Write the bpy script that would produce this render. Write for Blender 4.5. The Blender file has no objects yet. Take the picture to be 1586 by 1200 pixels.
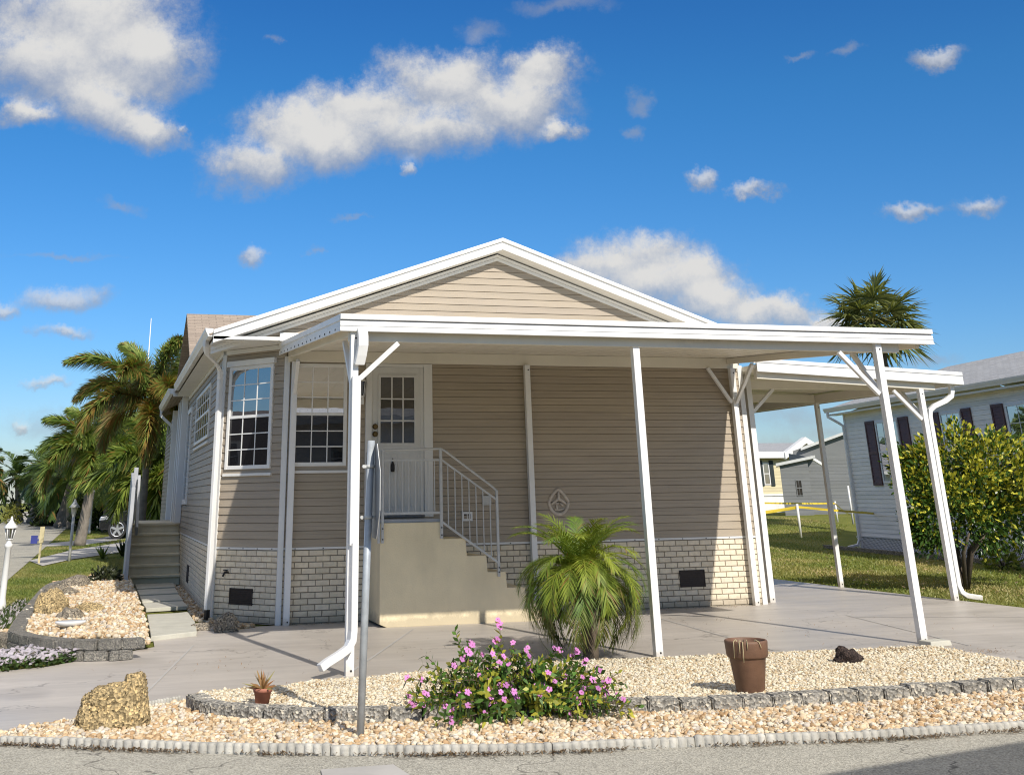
import bpy, math, random
import numpy as np
from mathutils import Vector
random.seed(7); rng = np.random.default_rng(11)
PI = math.pi
scene = bpy.context.scene
COL = scene.collection

# ------------------------------------------------------------------ camera model
F, PX, PY, W, HT = 1730.973, 684.325, 52.403, 1586.0, 1200.0
R = np.array([[0.9642975818, -0.2644706519, -0.0136179293],
              [0.0888144555, 0.3714187736, -0.9242078155],
              [0.2494837980, 0.8900018926, 0.3816470432]])
EYE = np.array([0.0, 0.0, 1.7])
def ray(x, y): return R.T @ np.array([(x - PX) / F, (y - PY) / F, 1.0])
def sstep(a, b, v):
    t = np.clip((v - a) / (b - a), 0, 1); return t * t * (3 - 2 * t)
def hz(x, y):   # terrain: the far right lawn rises a little
    return 0.6 * sstep(34, 47, y) * sstep(9, 15, x)
def G(x, y, z=None):
    d = ray(x, y); zz = 0.0 if z is None else z
    for _ in range(12):
        P = EYE + d * ((zz - EYE[2]) / d[2])
        if z is not None: break
        zz = float(hz(P[0], P[1]))
    return P
def GL(pts, z=0.0): return [tuple(G(x, y, z)[:2]) for x, y in pts]
def OY(x, y, Y): d = ray(x, y); return EYE + d * (Y / d[1])

# ------------------------------------------------------------------ mesh building
ORG = {}
def tag(o, label=None, cat=None, group=None, kind=None):
    if label: o['label'] = label
    if cat: o['category'] = cat
    if group: o['group'] = group
    if kind: o['kind'] = kind
    return o
def thing(name, label, cat, loc, group=None):
    o = bpy.data.objects.new(name, None); COL.objects.link(o)
    o.location = loc; o.empty_display_size = 0.2
    ORG[o.name] = np.array(loc, float)
    return tag(o, label, cat, group)
def link_mesh(name, me, org, parent):
    o = bpy.data.objects.new(name, me); COL.objects.link(o)
    if parent is not None: o.parent = parent
    else: o.location = org
    ORG[o.name] = org
    return o
class MB:
    def __init__(s): s.v = []; s.f = []; s.m = []; s.c = []; s.cm = 0; s.col = (1, 1, 1); s.sm = []; s.smooth = False
    def V(s, p): s.v.append((float(p[0]), float(p[1]), float(p[2]))); s.c.append(s.col); return len(s.v) - 1
    def face(s, idx): s.f.append(tuple(idx)); s.m.append(s.cm); s.sm.append(s.smooth)
    def poly(s, pts): s.face([s.V(p) for p in pts])
    def hexa(s, p):   # 8 corners: bottom ring 0-3, top ring 4-7
        i = [s.V(q) for q in p]
        for a in ((3, 2, 1, 0), (4, 5, 6, 7), (0, 1, 5, 4), (1, 2, 6, 5), (2, 3, 7, 6), (3, 0, 4, 7)): s.face([i[k] for k in a])
    def box(s, x0, x1, y0, y1, z0, z1):
        s.hexa([(x0, y0, z0), (x1, y0, z0), (x1, y1, z0), (x0, y1, z0), (x0, y0, z1), (x1, y0, z1), (x1, y1, z1), (x0, y1, z1)])
    def fbox(s, fr, a0, a1, b0, b1, c0, c1):   # in a wall frame: along, up, out
        P = fr.pt
        s.hexa([P(a0, b0, c0), P(a1, b0, c0), P(a1, b0, c1), P(a0, b0, c1), P(a0, b1, c0), P(a1, b1, c0), P(a1, b1, c1), P(a0, b1, c1)])
    def bar(s, p, q, w, h, up=(0, 0, 1)):    # square bar p->q
        p = Vector(p); q = Vector(q); d = (q - p).normalized(); u = Vector(up)
        a = d.cross(u)
        if a.length < 1e-4: a = d.cross(Vector((0, 1, 0)))
        a.normalize(); b = a.cross(d).normalized()
        a *= w / 2; b *= h / 2
        s.hexa([p - a - b, p + a - b, p + a + b, p - a + b, q - a - b, q + a - b, q + a + b, q - a + b])
    def tube(s, path, r, n=8, caps=True):
        rr = r if isinstance(r, (list, tuple)) else [r] * len(path)
        rings = []; path = [Vector(p) for p in path]; ref = None
        for k, p in enumerate(path):
            d = (path[min(k + 1, len(path) - 1)] - path[max(k - 1, 0)]).normalized()
            if ref is None: ref = d.orthogonal().normalized()
            a = (ref - d * ref.dot(d)).normalized(); ref = a; b = d.cross(a)
            rings.append([s.V(p + (a * math.cos(t) + b * math.sin(t)) * rr[k]) for t in [2 * PI * j / n for j in range(n)]])
        sm = s.smooth; s.smooth = True
        for k in range(len(rings) - 1):
            for j in range(n): s.face((rings[k][j], rings[k][(j + 1) % n], rings[k + 1][(j + 1) % n], rings[k + 1][j]))
        s.smooth = False
        if caps: s.face(rings[0][::-1]); s.face(rings[-1])
        s.smooth = sm
    def rtube(s, path, w, h, side):   # rectangular duct along a path; 'side' is the fixed width axis
        side = Vector(side).normalized(); path = [Vector(p) for p in path]; rings = []
        for k, p in enumerate(path):
            d = (path[min(k + 1, len(path) - 1)] - path[max(k - 1, 0)]).normalized()
            b = side.cross(d).normalized() * (h / 2); a = side * (w / 2)
            rings.append([s.V(p + e) for e in (-a - b, a - b, a + b, -a + b)])
        for k in range(len(rings) - 1):
            for j in range(4): s.face((rings[k][j], rings[k][(j + 1) % 4], rings[k + 1][(j + 1) % 4], rings[k + 1][j]))
        s.face(rings[0][::-1]); s.face(rings[-1])
    def lathe(s, c, prof, n=24, sx=1, sy=1):
        rings = []
        for r, z in prof: rings.append([s.V((c[0] + r * sx * math.cos(2 * PI * j / n), c[1] + r * sy * math.sin(2 * PI * j / n), c[2] + z)) for j in range(n)])
        sm = s.smooth; s.smooth = True
        for k in range(len(rings) - 1):
            for j in range(n): s.face((rings[k][j], rings[k][(j + 1) % n], rings[k + 1][(j + 1) % n], rings[k + 1][j]))
        s.smooth = sm
    def build(s, name, mats, parent=None, bevel=0.0, seg=2):
        v = np.array(s.v, float)
        org = ORG[parent.name] if parent is not None else np.array([(v[:, 0].min() + v[:, 0].max()) / 2, (v[:, 1].min() + v[:, 1].max()) / 2, v[:, 2].min()])
        me = bpy.data.meshes.new(name); me.from_pydata((v - org).tolist(), [], s.f)
        mats = mats if isinstance(mats, (list, tuple)) else [mats]
        for m in mats: me.materials.append(m)
        me.polygons.foreach_set('material_index', s.m); me.polygons.foreach_set('use_smooth', s.sm)
        ca = me.color_attributes.new('Col', 'FLOAT_COLOR', 'POINT')
        c = np.ones((len(v), 4), np.float32); c[:, :3] = np.array(s.c); ca.data.foreach_set('color', c.ravel())
        me.update()
        o = link_mesh(name, me, org, parent)
        if bevel > 0:
            b = o.modifiers.new('edge', 'BEVEL'); b.width = bevel; b.segments = seg; b.limit_method = 'ANGLE'; b.harden_normals = False
        return o
def arrays(name, v, f, col, mats, parent=None, midx=None, smooth=False):
    v = np.asarray(v, np.float64); f = np.asarray(f, np.int32)
    org = ORG[parent.name] if parent is not None else np.array([v[:, 0].mean(), v[:, 1].mean(), v[:, 2].min()])
    me = bpy.data.meshes.new(name); me.vertices.add(len(v)); me.vertices.foreach_set('co', (v - org).astype(np.float32).ravel())
    k = f.shape[1]; me.loops.add(f.size); me.loops.foreach_set('vertex_index', f.ravel())
    me.polygons.add(len(f)); me.polygons.foreach_set('loop_start', np.arange(0, f.size, k, dtype=np.int32))
    me.update(calc_edges=True)
    mats = mats if isinstance(mats, (list, tuple)) else [mats]
    for m in mats: me.materials.append(m)
    if midx is not None: me.polygons.foreach_set('material_index', np.asarray(midx, np.int32))
    if smooth: me.polygons.foreach_set('use_smooth', np.ones(len(f), bool))
    ca = me.color_attributes.new('Col', 'FLOAT_COLOR', 'POINT')
    c = np.ones((len(v), 4), np.float32); c[:, :3] = col; ca.data.foreach_set('color', c.ravel())
    me.update(); me.validate()
    return link_mesh(name, me, org, parent)
class Fr:
    def __init__(s, o, u, n): s.o = Vector(o); s.u = Vector(u).normalized(); s.n = Vector(n).normalized()
    def pt(s, a, b, c=0.0): return s.o + s.u * a + s.n * c + Vector((0, 0, b))

# ------------------------------------------------------------------ materials
def newmat(name):
    m = bpy.data.materials.new(name); m.use_nodes = True; nt = m.node_tree; nt.nodes.clear()
    out = nt.nodes.new('ShaderNodeOutputMaterial'); b = nt.nodes.new('ShaderNodeBsdfPrincipled')
    nt.links.new(b.outputs[0], out.inputs[0]); return m, nt, b, out
def N(nt, t, **k):
    n = nt.nodes.new(t)
    for a, v in k.items(): setattr(n, a, v)
    return n
def ramp(nt, fac, stops):
    r = N(nt, 'ShaderNodeValToRGB'); e = r.color_ramp.elements
    e[0].position, e[0].color = stops[0][0], (*stops[0][1], 1); e[1].position, e[1].color = stops[-1][0], (*stops[-1][1], 1)
    for p, c in stops[1:-1]: x = e.new(p); x.color = (*c, 1)
    nt.links.new(fac, r.inputs[0]); return r.outputs[0]
def noise(nt, vec, scale, detail=4, rough=0.55, dist=0.0):
    n = N(nt, 'ShaderNodeTexNoise'); n.inputs['Scale'].default_value = scale; n.inputs['Detail'].default_value = detail
    n.inputs['Roughness'].default_value = rough; n.inputs['Distortion'].default_value = dist
    nt.links.new(vec, n.inputs['Vector']); return n.outputs[0]
def mixc(nt, f, a, b, mode='MIX'):
    m = N(nt, 'ShaderNodeMix', data_type='RGBA', blend_type=mode)
    for s, i in ((f, 0), (a, 6), (b, 7)):
        if hasattr(s, 'is_linked'): nt.links.new(s, m.inputs[i])
        elif i == 0: m.inputs[0].default_value = s
        else: m.inputs[i].default_value = (*s, 1)
    return m.outputs[2]
def bump(nt, b, h, strength=0.3, dist=0.01):
    n = N(nt, 'ShaderNodeBump'); n.inputs['Strength'].default_value = strength; n.inputs['Distance'].default_value = dist
    nt.links.new(h, n.inputs['Height']); nt.links.new(n.outputs[0], b.inputs['Normal'])
def coord(nt, scale=(1, 1, 1)):
    t = N(nt, 'ShaderNodeTexCoord')
    if scale == (1, 1, 1): return t.outputs['Object']
    mp = N(nt, 'ShaderNodeMapping'); mp.inputs['Scale'].default_value = scale; nt.links.new(t.outputs['Object'], mp.inputs[0]); return mp.outputs[0]
def worldpos(nt, scale=(1, 1, 1), rot=0):
    t = N(nt, 'ShaderNodeNewGeometry'); mp = N(nt, 'ShaderNodeMapping'); mp.inputs['Scale'].default_value = scale; mp.inputs['Rotation'].default_value = (0, 0, rot)
    nt.links.new(t.outputs['Position'], mp.inputs[0]); return mp.outputs[0]
def simple(name, c, rough=0.5, var=0.12, ns=3.0, bs=0.0, bscale=60, metal=0.0, attr=False, spec=0.5, dirt=0.0):
    m, nt, b, o = newmat(name); v = worldpos(nt)
    n = noise(nt, v, ns, 5)
    lo = tuple(x * (1 - var) for x in c); hi = tuple(min(1, x * (1 + var)) for x in c)
    col = ramp(nt, n, [(0.3, lo), (0.7, hi)])
    if dirt:
        d = noise(nt, worldpos(nt, (1.2, 1.2, 0.35)), 2.2, 6, 0.65); f = ramp(nt, d, [(0.45, (0, 0, 0)), (0.75, (dirt,) * 3)])
        col = mixc(nt, f, col, tuple(x * 0.55 for x in c))
    if attr:
        a = N(nt, 'ShaderNodeAttribute', attribute_name='Col'); col = mixc(nt, 1.0, col, a.outputs[0], 'MULTIPLY')
    nt.links.new(col, b.inputs['Base Color']); b.inputs['Roughness'].default_value = rough; b.inputs['Metallic'].default_value = metal
    b.inputs['Specular IOR Level'].default_value = spec
    if bs: bump(nt, b, noise(nt, v, bscale, 4), bs, 0.01)
    return m
def leafmat(name, trans=0.25, rough=0.5):
    m, nt, b, o = newmat(name); a = N(nt, 'ShaderNodeAttribute', attribute_name='Col')
    nt.links.new(a.outputs[0], b.inputs['Base Color']); b.inputs['Roughness'].default_value = rough; b.inputs['Specular IOR Level'].default_value = 0.4
    t = N(nt, 'ShaderNodeBsdfTranslucent'); x = mixc(nt, 1.0, a.outputs[0], (1.3, 1.25, 0.5), 'MULTIPLY'); nt.links.new(x, t.inputs[0])
    mx = N(nt, 'ShaderNodeMixShader'); mx.inputs[0].default_value = trans
    nt.links.new(b.outputs[0], mx.inputs[1]); nt.links.new(t.outputs[0], mx.inputs[2]); nt.links.new(mx.outputs[0], o.inputs[0]); return m
def glassmat(name, refl=0.3, tint=(0.02, 0.022, 0.025), wav=0.02):
    m, nt, b, o = newmat(name)
    b.inputs['Base Color'].default_value = (*tint, 1); b.inputs['Roughness'].default_value = 0.12; b.inputs['Specular IOR Level'].default_value = 0.08
    g = N(nt, 'ShaderNodeBsdfGlossy'); g.inputs['Roughness'].default_value = 0.0; g.inputs[0].default_value = (0.95, 0.97, 1, 1)
    bp = N(nt, 'ShaderNodeBump'); bp.inputs['Strength'].default_value = wav; bp.inputs['Distance'].default_value = 0.05
    nt.links.new(noise(nt, worldpos(nt), 1.7, 2), bp.inputs['Height']); nt.links.new(bp.outputs[0], g.inputs['Normal'])
    mx = N(nt, 'ShaderNodeMixShader'); mx.inputs[0].default_value = refl
    nt.links.new(b.outputs[0], mx.inputs[1]); nt.links.new(g.outputs[0], mx.inputs[2]); nt.links.new(mx.outputs[0], o.inputs[0]); return m

M = {}
def sidingmat(name, c):
    m, nt, b, o = newmat(name)
    n1 = noise(nt, worldpos(nt, (1, 1, 6)), 1.3, 5); n2 = noise(nt, worldpos(nt, (0.5, 0.5, 9)), 3, 3)
    c1 = ramp(nt, n1, [(0.3, tuple(x * 0.9 for x in c)), (0.7, tuple(x * 1.06 for x in c))])
    c2 = mixc(nt, 0.35, c1, ramp(nt, n2, [(0.35, tuple(x * 0.86 for x in c)), (0.65, (c[0] * 1.04, c[1] * 1.02, c[2] * 0.98))]))
    a = N(nt, 'ShaderNodeAttribute', attribute_name='Col'); nt.links.new(mixc(nt, 1.0, c2, a.outputs[0], 'MULTIPLY'), b.inputs['Base Color'])
    b.inputs['Roughness'].default_value = 0.55; b.inputs['Specular IOR Level'].default_value = 0.3
    bump(nt, b, noise(nt, worldpos(nt, (2, 2, 40)), 6, 3), 0.12, 0.004); return m
M['siding'] = sidingmat('tan_vinyl_siding', (0.412, 0.347, 0.268))
M['white_siding'] = sidingmat('white_vinyl_siding', (0.92, 0.87, 0.81))
M['gray_siding'] = sidingmat('gray_vinyl_siding', (0.17, 0.175, 0.175))
M['yellow_siding'] = sidingmat('yellow_vinyl_siding', (0.70, 0.62, 0.40))
M['white'] = simple('white_painted_aluminium', (0.80, 0.79, 0.765), 0.42, 0.05, 2.0, dirt=0.16)
M['whitesoft'] = simple('white_vinyl_trim', (0.74, 0.73, 0.70), 0.5, 0.04, 3.0, dirt=0.12)
M['pan'] = simple('cream_roof_pan', (0.76, 0.71, 0.60), 0.45, 0.05, 1.0, dirt=0.12)
M['brick'] = simple('cream_vinyl_brick', (0.75, 0.655, 0.50), 0.65, 0.10, 14, 0.35, 90, attr=True, spec=0.25)
M['mortar'] = simple('dark_brick_joint', (0.235, 0.20, 0.155), 0.9, 0.2, 10)
M['vent'] = simple('dark_vent_grille', (0.035, 0.025, 0.02), 0.7, 0.2, 20)
M['hole'] = simple('black_screw_hole', (0.015, 0.014, 0.013), 0.8, 0.1)
M['stucco'] = simple('cream_painted_concrete', (0.85, 0.72, 0.475), 0.75, 0.06, 2.5, 0.35, 45, dirt=0.25)
def splash(m, z0, z1, col):   # rain-splash soil at the foot of a wall
    nt = m.node_tree; b = [n for n in nt.nodes if n.type == 'BSDF_PRINCIPLED'][0]; src = b.inputs['Base Color'].links[0].from_socket
    g = N(nt, 'ShaderNodeNewGeometry'); sp = N(nt, 'ShaderNodeSeparateXYZ'); nt.links.new(g.outputs['Position'], sp.inputs[0])
    n = noise(nt, g.outputs['Position'], 7, 6, .7); ad = N(nt, 'ShaderNodeMath', operation='MULTIPLY_ADD'); nt.links.new(n, ad.inputs[0]); ad.inputs[1].default_value = -(z1 - z0) * 2.2; nt.links.new(sp.outputs[2], ad.inputs[2])
    f = N(nt, 'ShaderNodeMapRange'); nt.links.new(ad.outputs[0], f.inputs[0]); f.inputs[1].default_value = z0 - (z1 - z0) * .6; f.inputs[2].default_value = z1 - (z1 - z0) * 1.0; f.inputs[3].default_value = .55; f.inputs[4].default_value = 0
    nt.links.new(mixc(nt, f.outputs[0], src, col), b.inputs['Base Color'])
splash(M['stucco'], 0, .16, (.30, .25, .17)); splash(M['white'], -.02, .10, (.42, .37, .29)); splash(M['brick'], 0, .14, (.30, .25, .18))
M['step'] = simple('beige_step_paint', (0.72, 0.65, 0.48), 0.75, 0.07, 3, 0.2, 50, dirt=0.3)
M['steel'] = simple('galvanised_steel', (0.42, 0.45, 0.47), 0.5, 0.18, 9, 0.1, 80, metal=0.25)
M['darksteel'] = simple('dull_sign_back', (0.20, 0.20, 0.205), 0.5, 0.15, 6, metal=0.4)
M['railmetal'] = simple('gray_rail_paint', (0.52, 0.52, 0.50), 0.45, 0.1, 8)
M['graywood'] = simple('gray_painted_board', (0.42, 0.43, 0.45), 0.6, 0.1, 4, dirt=0.3)
M['doorpaint'] = simple('off_white_door_paint', (0.66, 0.65, 0.62), 0.45, 0.05, 3, dirt=0.2)
M['brass'] = simple('dark_brass', (0.16, 0.11, 0.045), 0.35, 0.2, 30, metal=0.8)
M['black'] = simple('black_plastic', (0.012, 0.012, 0.013), 0.5, 0.1)
M['glass'] = glassmat('window_glass', 0.42)
M['glassdim'] = glassmat('screened_glass', 0.13, (0.012, 0.012, 0.014))
M['glassblack'] = glassmat('screened_dark_glass', 0.05, (0.010, 0.010, 0.012))
M['glassmid'] = glassmat('porch_glass', 0.75, (0.012, 0.012, 0.014))
M['shutter'] = simple('maroon_shutter', (0.10, 0.042, 0.042), 0.6, 0.15, 6)
M['darkshutter'] = simple('dark_green_shutter', (0.02, 0.03, 0.03), 0.6, 0.15, 6)
M['terracotta'] = simple('worn_terracotta', (0.36, 0.14, 0.09), 0.8, 0.2, 9, 0.2, 60)
M['brownpot'] = simple('brown_clay', (0.16, 0.085, 0.05), 0.62, 0.25, 7, 0.2, 70, dirt=0.3)
M['soil'] = simple('dark_soil', (0.05, 0.035, 0.025), 0.95, 0.3, 20, 0.6, 60)
M['rust'] = simple('brown_rust', (0.06, 0.035, 0.025), 0.9, 0.4, 15, 0.5, 60)
M['ornament'] = simple('weathered_ornament', (0.56, 0.49, 0.41), 0.8, 0.2, 12)
M['trunk'] = simple('gray_palm_trunk', (0.21, 0.18, 0.145), 0.9, 0.25, 5, 0.6, 25)
M['darktrunk'] = simple('brown_trunk', (0.11, 0.085, 0.06), 0.9, 0.3, 7, 0.6, 30)
M['leaf'] = leafmat('leaf_surface'); M['leafwax'] = leafmat('waxy_leaf', 0.15, 0.35)
M['petal'] = leafmat('petal_surface', 0.3, 0.6)
M['tape'] = simple('yellow_caution_tape', (0.75, 0.56, 0.05), 0.5, 0.1, 30)
M['carpaint'] = simple('black_car_paint', (0.008, 0.009, 0.011), 0.12, 0.1, spec=0.8)
M['rubber'] = simple('black_rubber', (0.015, 0.015, 0.016), 0.8, 0.1)
M['alloy'] = simple('silver_alloy', (0.6, 0.61, 0.63), 0.3, 0.05, metal=0.8)
M['blue'] = simple('blue_sign_face', (0.03, 0.04, 0.22), 0.5, 0.1)
M['woodpost'] = simple('pale_wood_post', (0.55, 0.47, 0.27), 0.7, 0.12, 6)
M['redsign'] = simple('red_sign_face', (0.35, 0.01, 0.012), 0.4, 0.05)

def shingle(name, c):
    m, nt, b, o = newmat(name); t = N(nt, 'ShaderNodeTexCoord')
    mp = N(nt, 'ShaderNodeMapping'); nt.links.new(t.outputs['Object'], mp.inputs[0])
    br = N(nt, 'ShaderNodeTexBrick'); br.inputs['Scale'].default_value = 1.0; br.inputs['Brick Width'].default_value = 0.33; br.inputs['Row Height'].default_value = 0.11
    br.inputs['Mortar Size'].default_value = 0.012; br.inputs['Bias'].default_value = 0.0
    br.inputs['Color1'].default_value = (*tuple(x * 0.7 for x in c), 1); br.inputs['Color2'].default_value = (*tuple(x * 1.25 for x in c), 1); br.inputs['Mortar'].default_value = (*tuple(x * 0.4 for x in c), 1)
    uv = N(nt, 'ShaderNodeAttribute', attribute_name='Col')   # Col stores roof-plane coordinates (along, up-slope)
    nt.links.new(uv.outputs[1], br.inputs['Vector'])
    n = noise(nt, t.outputs['Object'], 35, 4)
    nt.links.new(mixc(nt, 0.5, br.outputs[0], ramp(nt, n, [(0.3, tuple(x * 0.7 for x in c)), (0.7, tuple(x * 1.2 for x in c))])), b.inputs['Base Color'])
    b.inputs['Roughness'].default_value = 0.9; bump(nt, b, n, 0.4, 0.02); return m
M['shingle_tan'] = shingle('tan_shingles', (0.36, 0.29, 0.23)); M['shingle_gray'] = shingle('gray_shingles', (0.36, 0.365, 0.375)); M['tile_dark'] = shingle('dark_roof_tiles', (0.10, 0.085, 0.08))

def blockmat(name, c, ns=95):
    m, nt, b, o = newmat(name); v = worldpos(nt)
    vo = N(nt, 'ShaderNodeTexVoronoi'); vo.inputs['Scale'].default_value = ns; nt.links.new(v, vo.inputs['Vector'])
    n = noise(nt, v, 4, 4)
    sp = N(nt, 'ShaderNodeSeparateColor'); nt.links.new(vo.outputs['Color'], sp.inputs[0])
    s = ramp(nt, sp.outputs[0], [(0.0, tuple(x * 0.26 for x in c)), (0.35, tuple(x * 0.72 for x in c)), (0.75, tuple(x * 1.25 for x in c)), (1.0, (min(1, c[0] * 2.0), min(1, c[1] * 1.9), min(1, c[2] * 1.7)))])
    nt.links.new(mixc(nt, ramp(nt, n, [(0.4, (0, 0, 0)), (0.7, (0.55,) * 3)]), s, tuple(x * 0.45 for x in c)), b.inputs['Base Color'])
    b.inputs['Roughness'].default_value = 0.92; b.inputs['Specular IOR Level'].default_value = 0.2; bump(nt, b, vo.outputs['Distance'], 0.9, 0.012); return m
M['block'] = blockmat('split_face_block', (0.36, 0.34, 0.30), 48); M['edging'] = simple('pale_edging_concrete', (0.46, 0.44, 0.39), 0.9, 0.25, 9, 0.5, 70, spec=0.2, dirt=0.5)
M['coquina'] = blockmat('coquina_rock', (0.44, 0.335, 0.18), 58); M['lava'] = blockmat('lava_rock', (0.055, 0.04, 0.035), 70); M['grayrock'] = blockmat('field_rock', (0.27, 0.235, 0.185), 60)
M['block2'] = blockmat('weathered_wall_block', (0.29, 0.275, 0.245), 150); M['slab'] = simple('cream_walk_slab', (0.52, 0.50, 0.42), 0.85, 0.08, 5, 0.3, 60, dirt=0.3)

def roadmat():
    m, nt, b, o = newmat('worn_asphalt'); v = worldpos(nt)
    vo = N(nt, 'ShaderNodeTexVoronoi'); vo.inputs['Scale'].default_value = 95; nt.links.new(v, vo.inputs['Vector'])
    sp = N(nt, 'ShaderNodeSeparateColor'); nt.links.new(vo.outputs['Color'], sp.inputs[0])
    ag = ramp(nt, sp.outputs[0], [(0, (0.16, 0.15, 0.12)), (0.5, (0.40, 0.38, 0.325)), (1, (0.72, 0.68, 0.57))])
    big = ramp(nt, noise(nt, v, 1.1, 6, 0.65), [(0.35, (0.30, 0.285, 0.24)), (0.7, (0.44, 0.415, 0.35))])
    c = mixc(nt, 0.5, ag, big)
    cr = N(nt, 'ShaderNodeTexVoronoi', feature='DISTANCE_TO_EDGE'); cr.inputs['Scale'].default_value = 0.55
    wv = N(nt, 'ShaderNodeVectorMath', operation='ADD'); wn = N(nt, 'ShaderNodeTexNoise'); wn.inputs['Scale'].default_value = 3; nt.links.new(v, wn.inputs['Vector'])
    nt.links.new(v, wv.inputs[0]); nt.links.new(wn.outputs['Color'], wv.inputs[1]); nt.links.new(wv.outputs[0], cr.inputs['Vector'])
    f = ramp(nt, cr.outputs['Distance'], [(0.0, (0.75,) * 3), (0.010, (0, 0, 0))])
    nt.links.new(mixc(nt, f, c, (0.06, 0.055, 0.05)), b.inputs['Base Color']); b.inputs['Roughness'].default_value = 0.95; b.inputs['Specular IOR Level'].default_value = 0.2
    bump(nt, b, vo.outputs['Distance'], 0.5, 0.01); return m
M['road'] = roadmat()
def drivemat():
    m, nt, b, o = newmat('painted_concrete_drive'); c = (0.50, 0.452, 0.395)
    n1 = noise(nt, worldpos(nt, (0.22, 1.6, 1), 0.0), 1.6, 6, 0.6, 0.4); n2 = noise(nt, worldpos(nt), 0.5, 4); n3 = noise(nt, worldpos(nt, (0.6, 8, 1), 0.0), 4, 4)
    a = ramp(nt, n1, [(0.3, tuple(x * 0.76 for x in c)), (0.7, tuple(x * 1.10 for x in c))])
    a = mixc(nt, 0.35, a, ramp(nt, n2, [(0.35, (0.43, 0.385, 0.33)), (0.65, (0.56, 0.51, 0.455))]))
    a = mixc(nt, ramp(nt, n3, [(0.5, (0, 0, 0)), (0.75, (0.5,) * 3)]), a, tuple(x * 0.66 for x in c))
    st = noise(nt, worldpos(nt), 1.9, 7, 0.7); a = mixc(nt, ramp(nt, st, [(0.6, (0, 0, 0)), (0.78, (0.5,) * 3)]), a, (0.27, 0.235, 0.20))
    oil = noise(nt, worldpos(nt, (1, .7, 1)), .75, 3, .4); a = mixc(nt, ramp(nt, oil, [(0.62, (0, 0, 0)), (0.72, (0.38,) * 3)]), a, (0.22, 0.195, 0.17))
    ck = N(nt, 'ShaderNodeTexVoronoi', feature='DISTANCE_TO_EDGE'); ck.inputs['Scale'].default_value = .23; wv = N(nt, 'ShaderNodeVectorMath', operation='MULTIPLY_ADD'); wn = N(nt, 'ShaderNodeTexNoise'); wn.inputs['Scale'].default_value = 1.6; wn.inputs['Detail'].default_value = 6; nt.links.new(worldpos(nt), wn.inputs['Vector']); nt.links.new(wn.outputs['Color'], wv.inputs[0]); wv.inputs[1].default_value = (1.6, 1.6, 0); nt.links.new(worldpos(nt), wv.inputs[2]); nt.links.new(wv.outputs[0], ck.inputs['Vector'])
    a = mixc(nt, ramp(nt, ck.outputs['Distance'], [(0.0, (0.6,) * 3), (0.0022, (0, 0, 0))]), a, (0.14, 0.12, 0.10))
    nt.links.new(a, b.inputs['Base Color'])
    nt.links.new(ramp(nt, n2, [(0.3, (0.36,) * 3), (0.7, (0.55,) * 3)]), b.inputs['Roughness']); b.inputs['Specular IOR Level'].default_value = 0.45
    bump(nt, b, noise(nt, worldpos(nt), 25, 5), 0.06, 0.01); return m
M['drive'] = drivemat()
M['farconcrete'] = simple('pale_concrete', (0.44, 0.42, 0.39), 0.9, 0.1, 1.5, dirt=0.3)
def groundmat(name, a, b2, c3, sc=0.8):
    m, nt, b, o = newmat(name); v = worldpos(nt)
    c = ramp(nt, noise(nt, v, sc, 6, 0.65), [(0.3, a), (0.55, b2), (0.75, c3)])
    c = mixc(nt, 0.45, c, ramp(nt, noise(nt, v, 22, 5, 0.7), [(0.3, tuple(x * 0.45 for x in a)), (0.7, tuple(x * 1.5 for x in b2))]))
    nt.links.new(c, b.inputs['Base Color']); b.inputs['Roughness'].default_value = 1; b.inputs['Specular IOR Level'].default_value = 0.1
    bump(nt, b, noise(nt, v, 30, 5, 0.7), 0.8, 0.05); return m
M['lawn'] = groundmat('lawn_ground', (0.11, 0.13, 0.025), (0.19, 0.20, 0.045), (0.32, 0.26, 0.11))
M['gravelbase'] = groundmat('gravel_bed_sand', (0.40, 0.32, 0.20), (0.54, 0.46, 0.32), (0.45, 0.36, 0.23), 6)
def stonemat():
    m, nt, b, o = newmat('gravel_stone'); a = N(nt, 'ShaderNodeAttribute', attribute_name='Col')
    n = noise(nt, worldpos(nt), 45, 4); nt.links.new(mixc(nt, ramp(nt, n, [(0.3, (0, 0, 0)), (0.75, (0.4,) * 3)]), a.outputs[0], mixc(nt, 1.0, a.outputs[0], (0.7, 0.55, 0.4), 'MULTIPLY')), b.inputs['Base Color'])
    b.inputs['Roughness'].default_value = 0.75; b.inputs['Specular IOR Level'].default_value = 0.3; return m
M['stone'] = stonemat()

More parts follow.
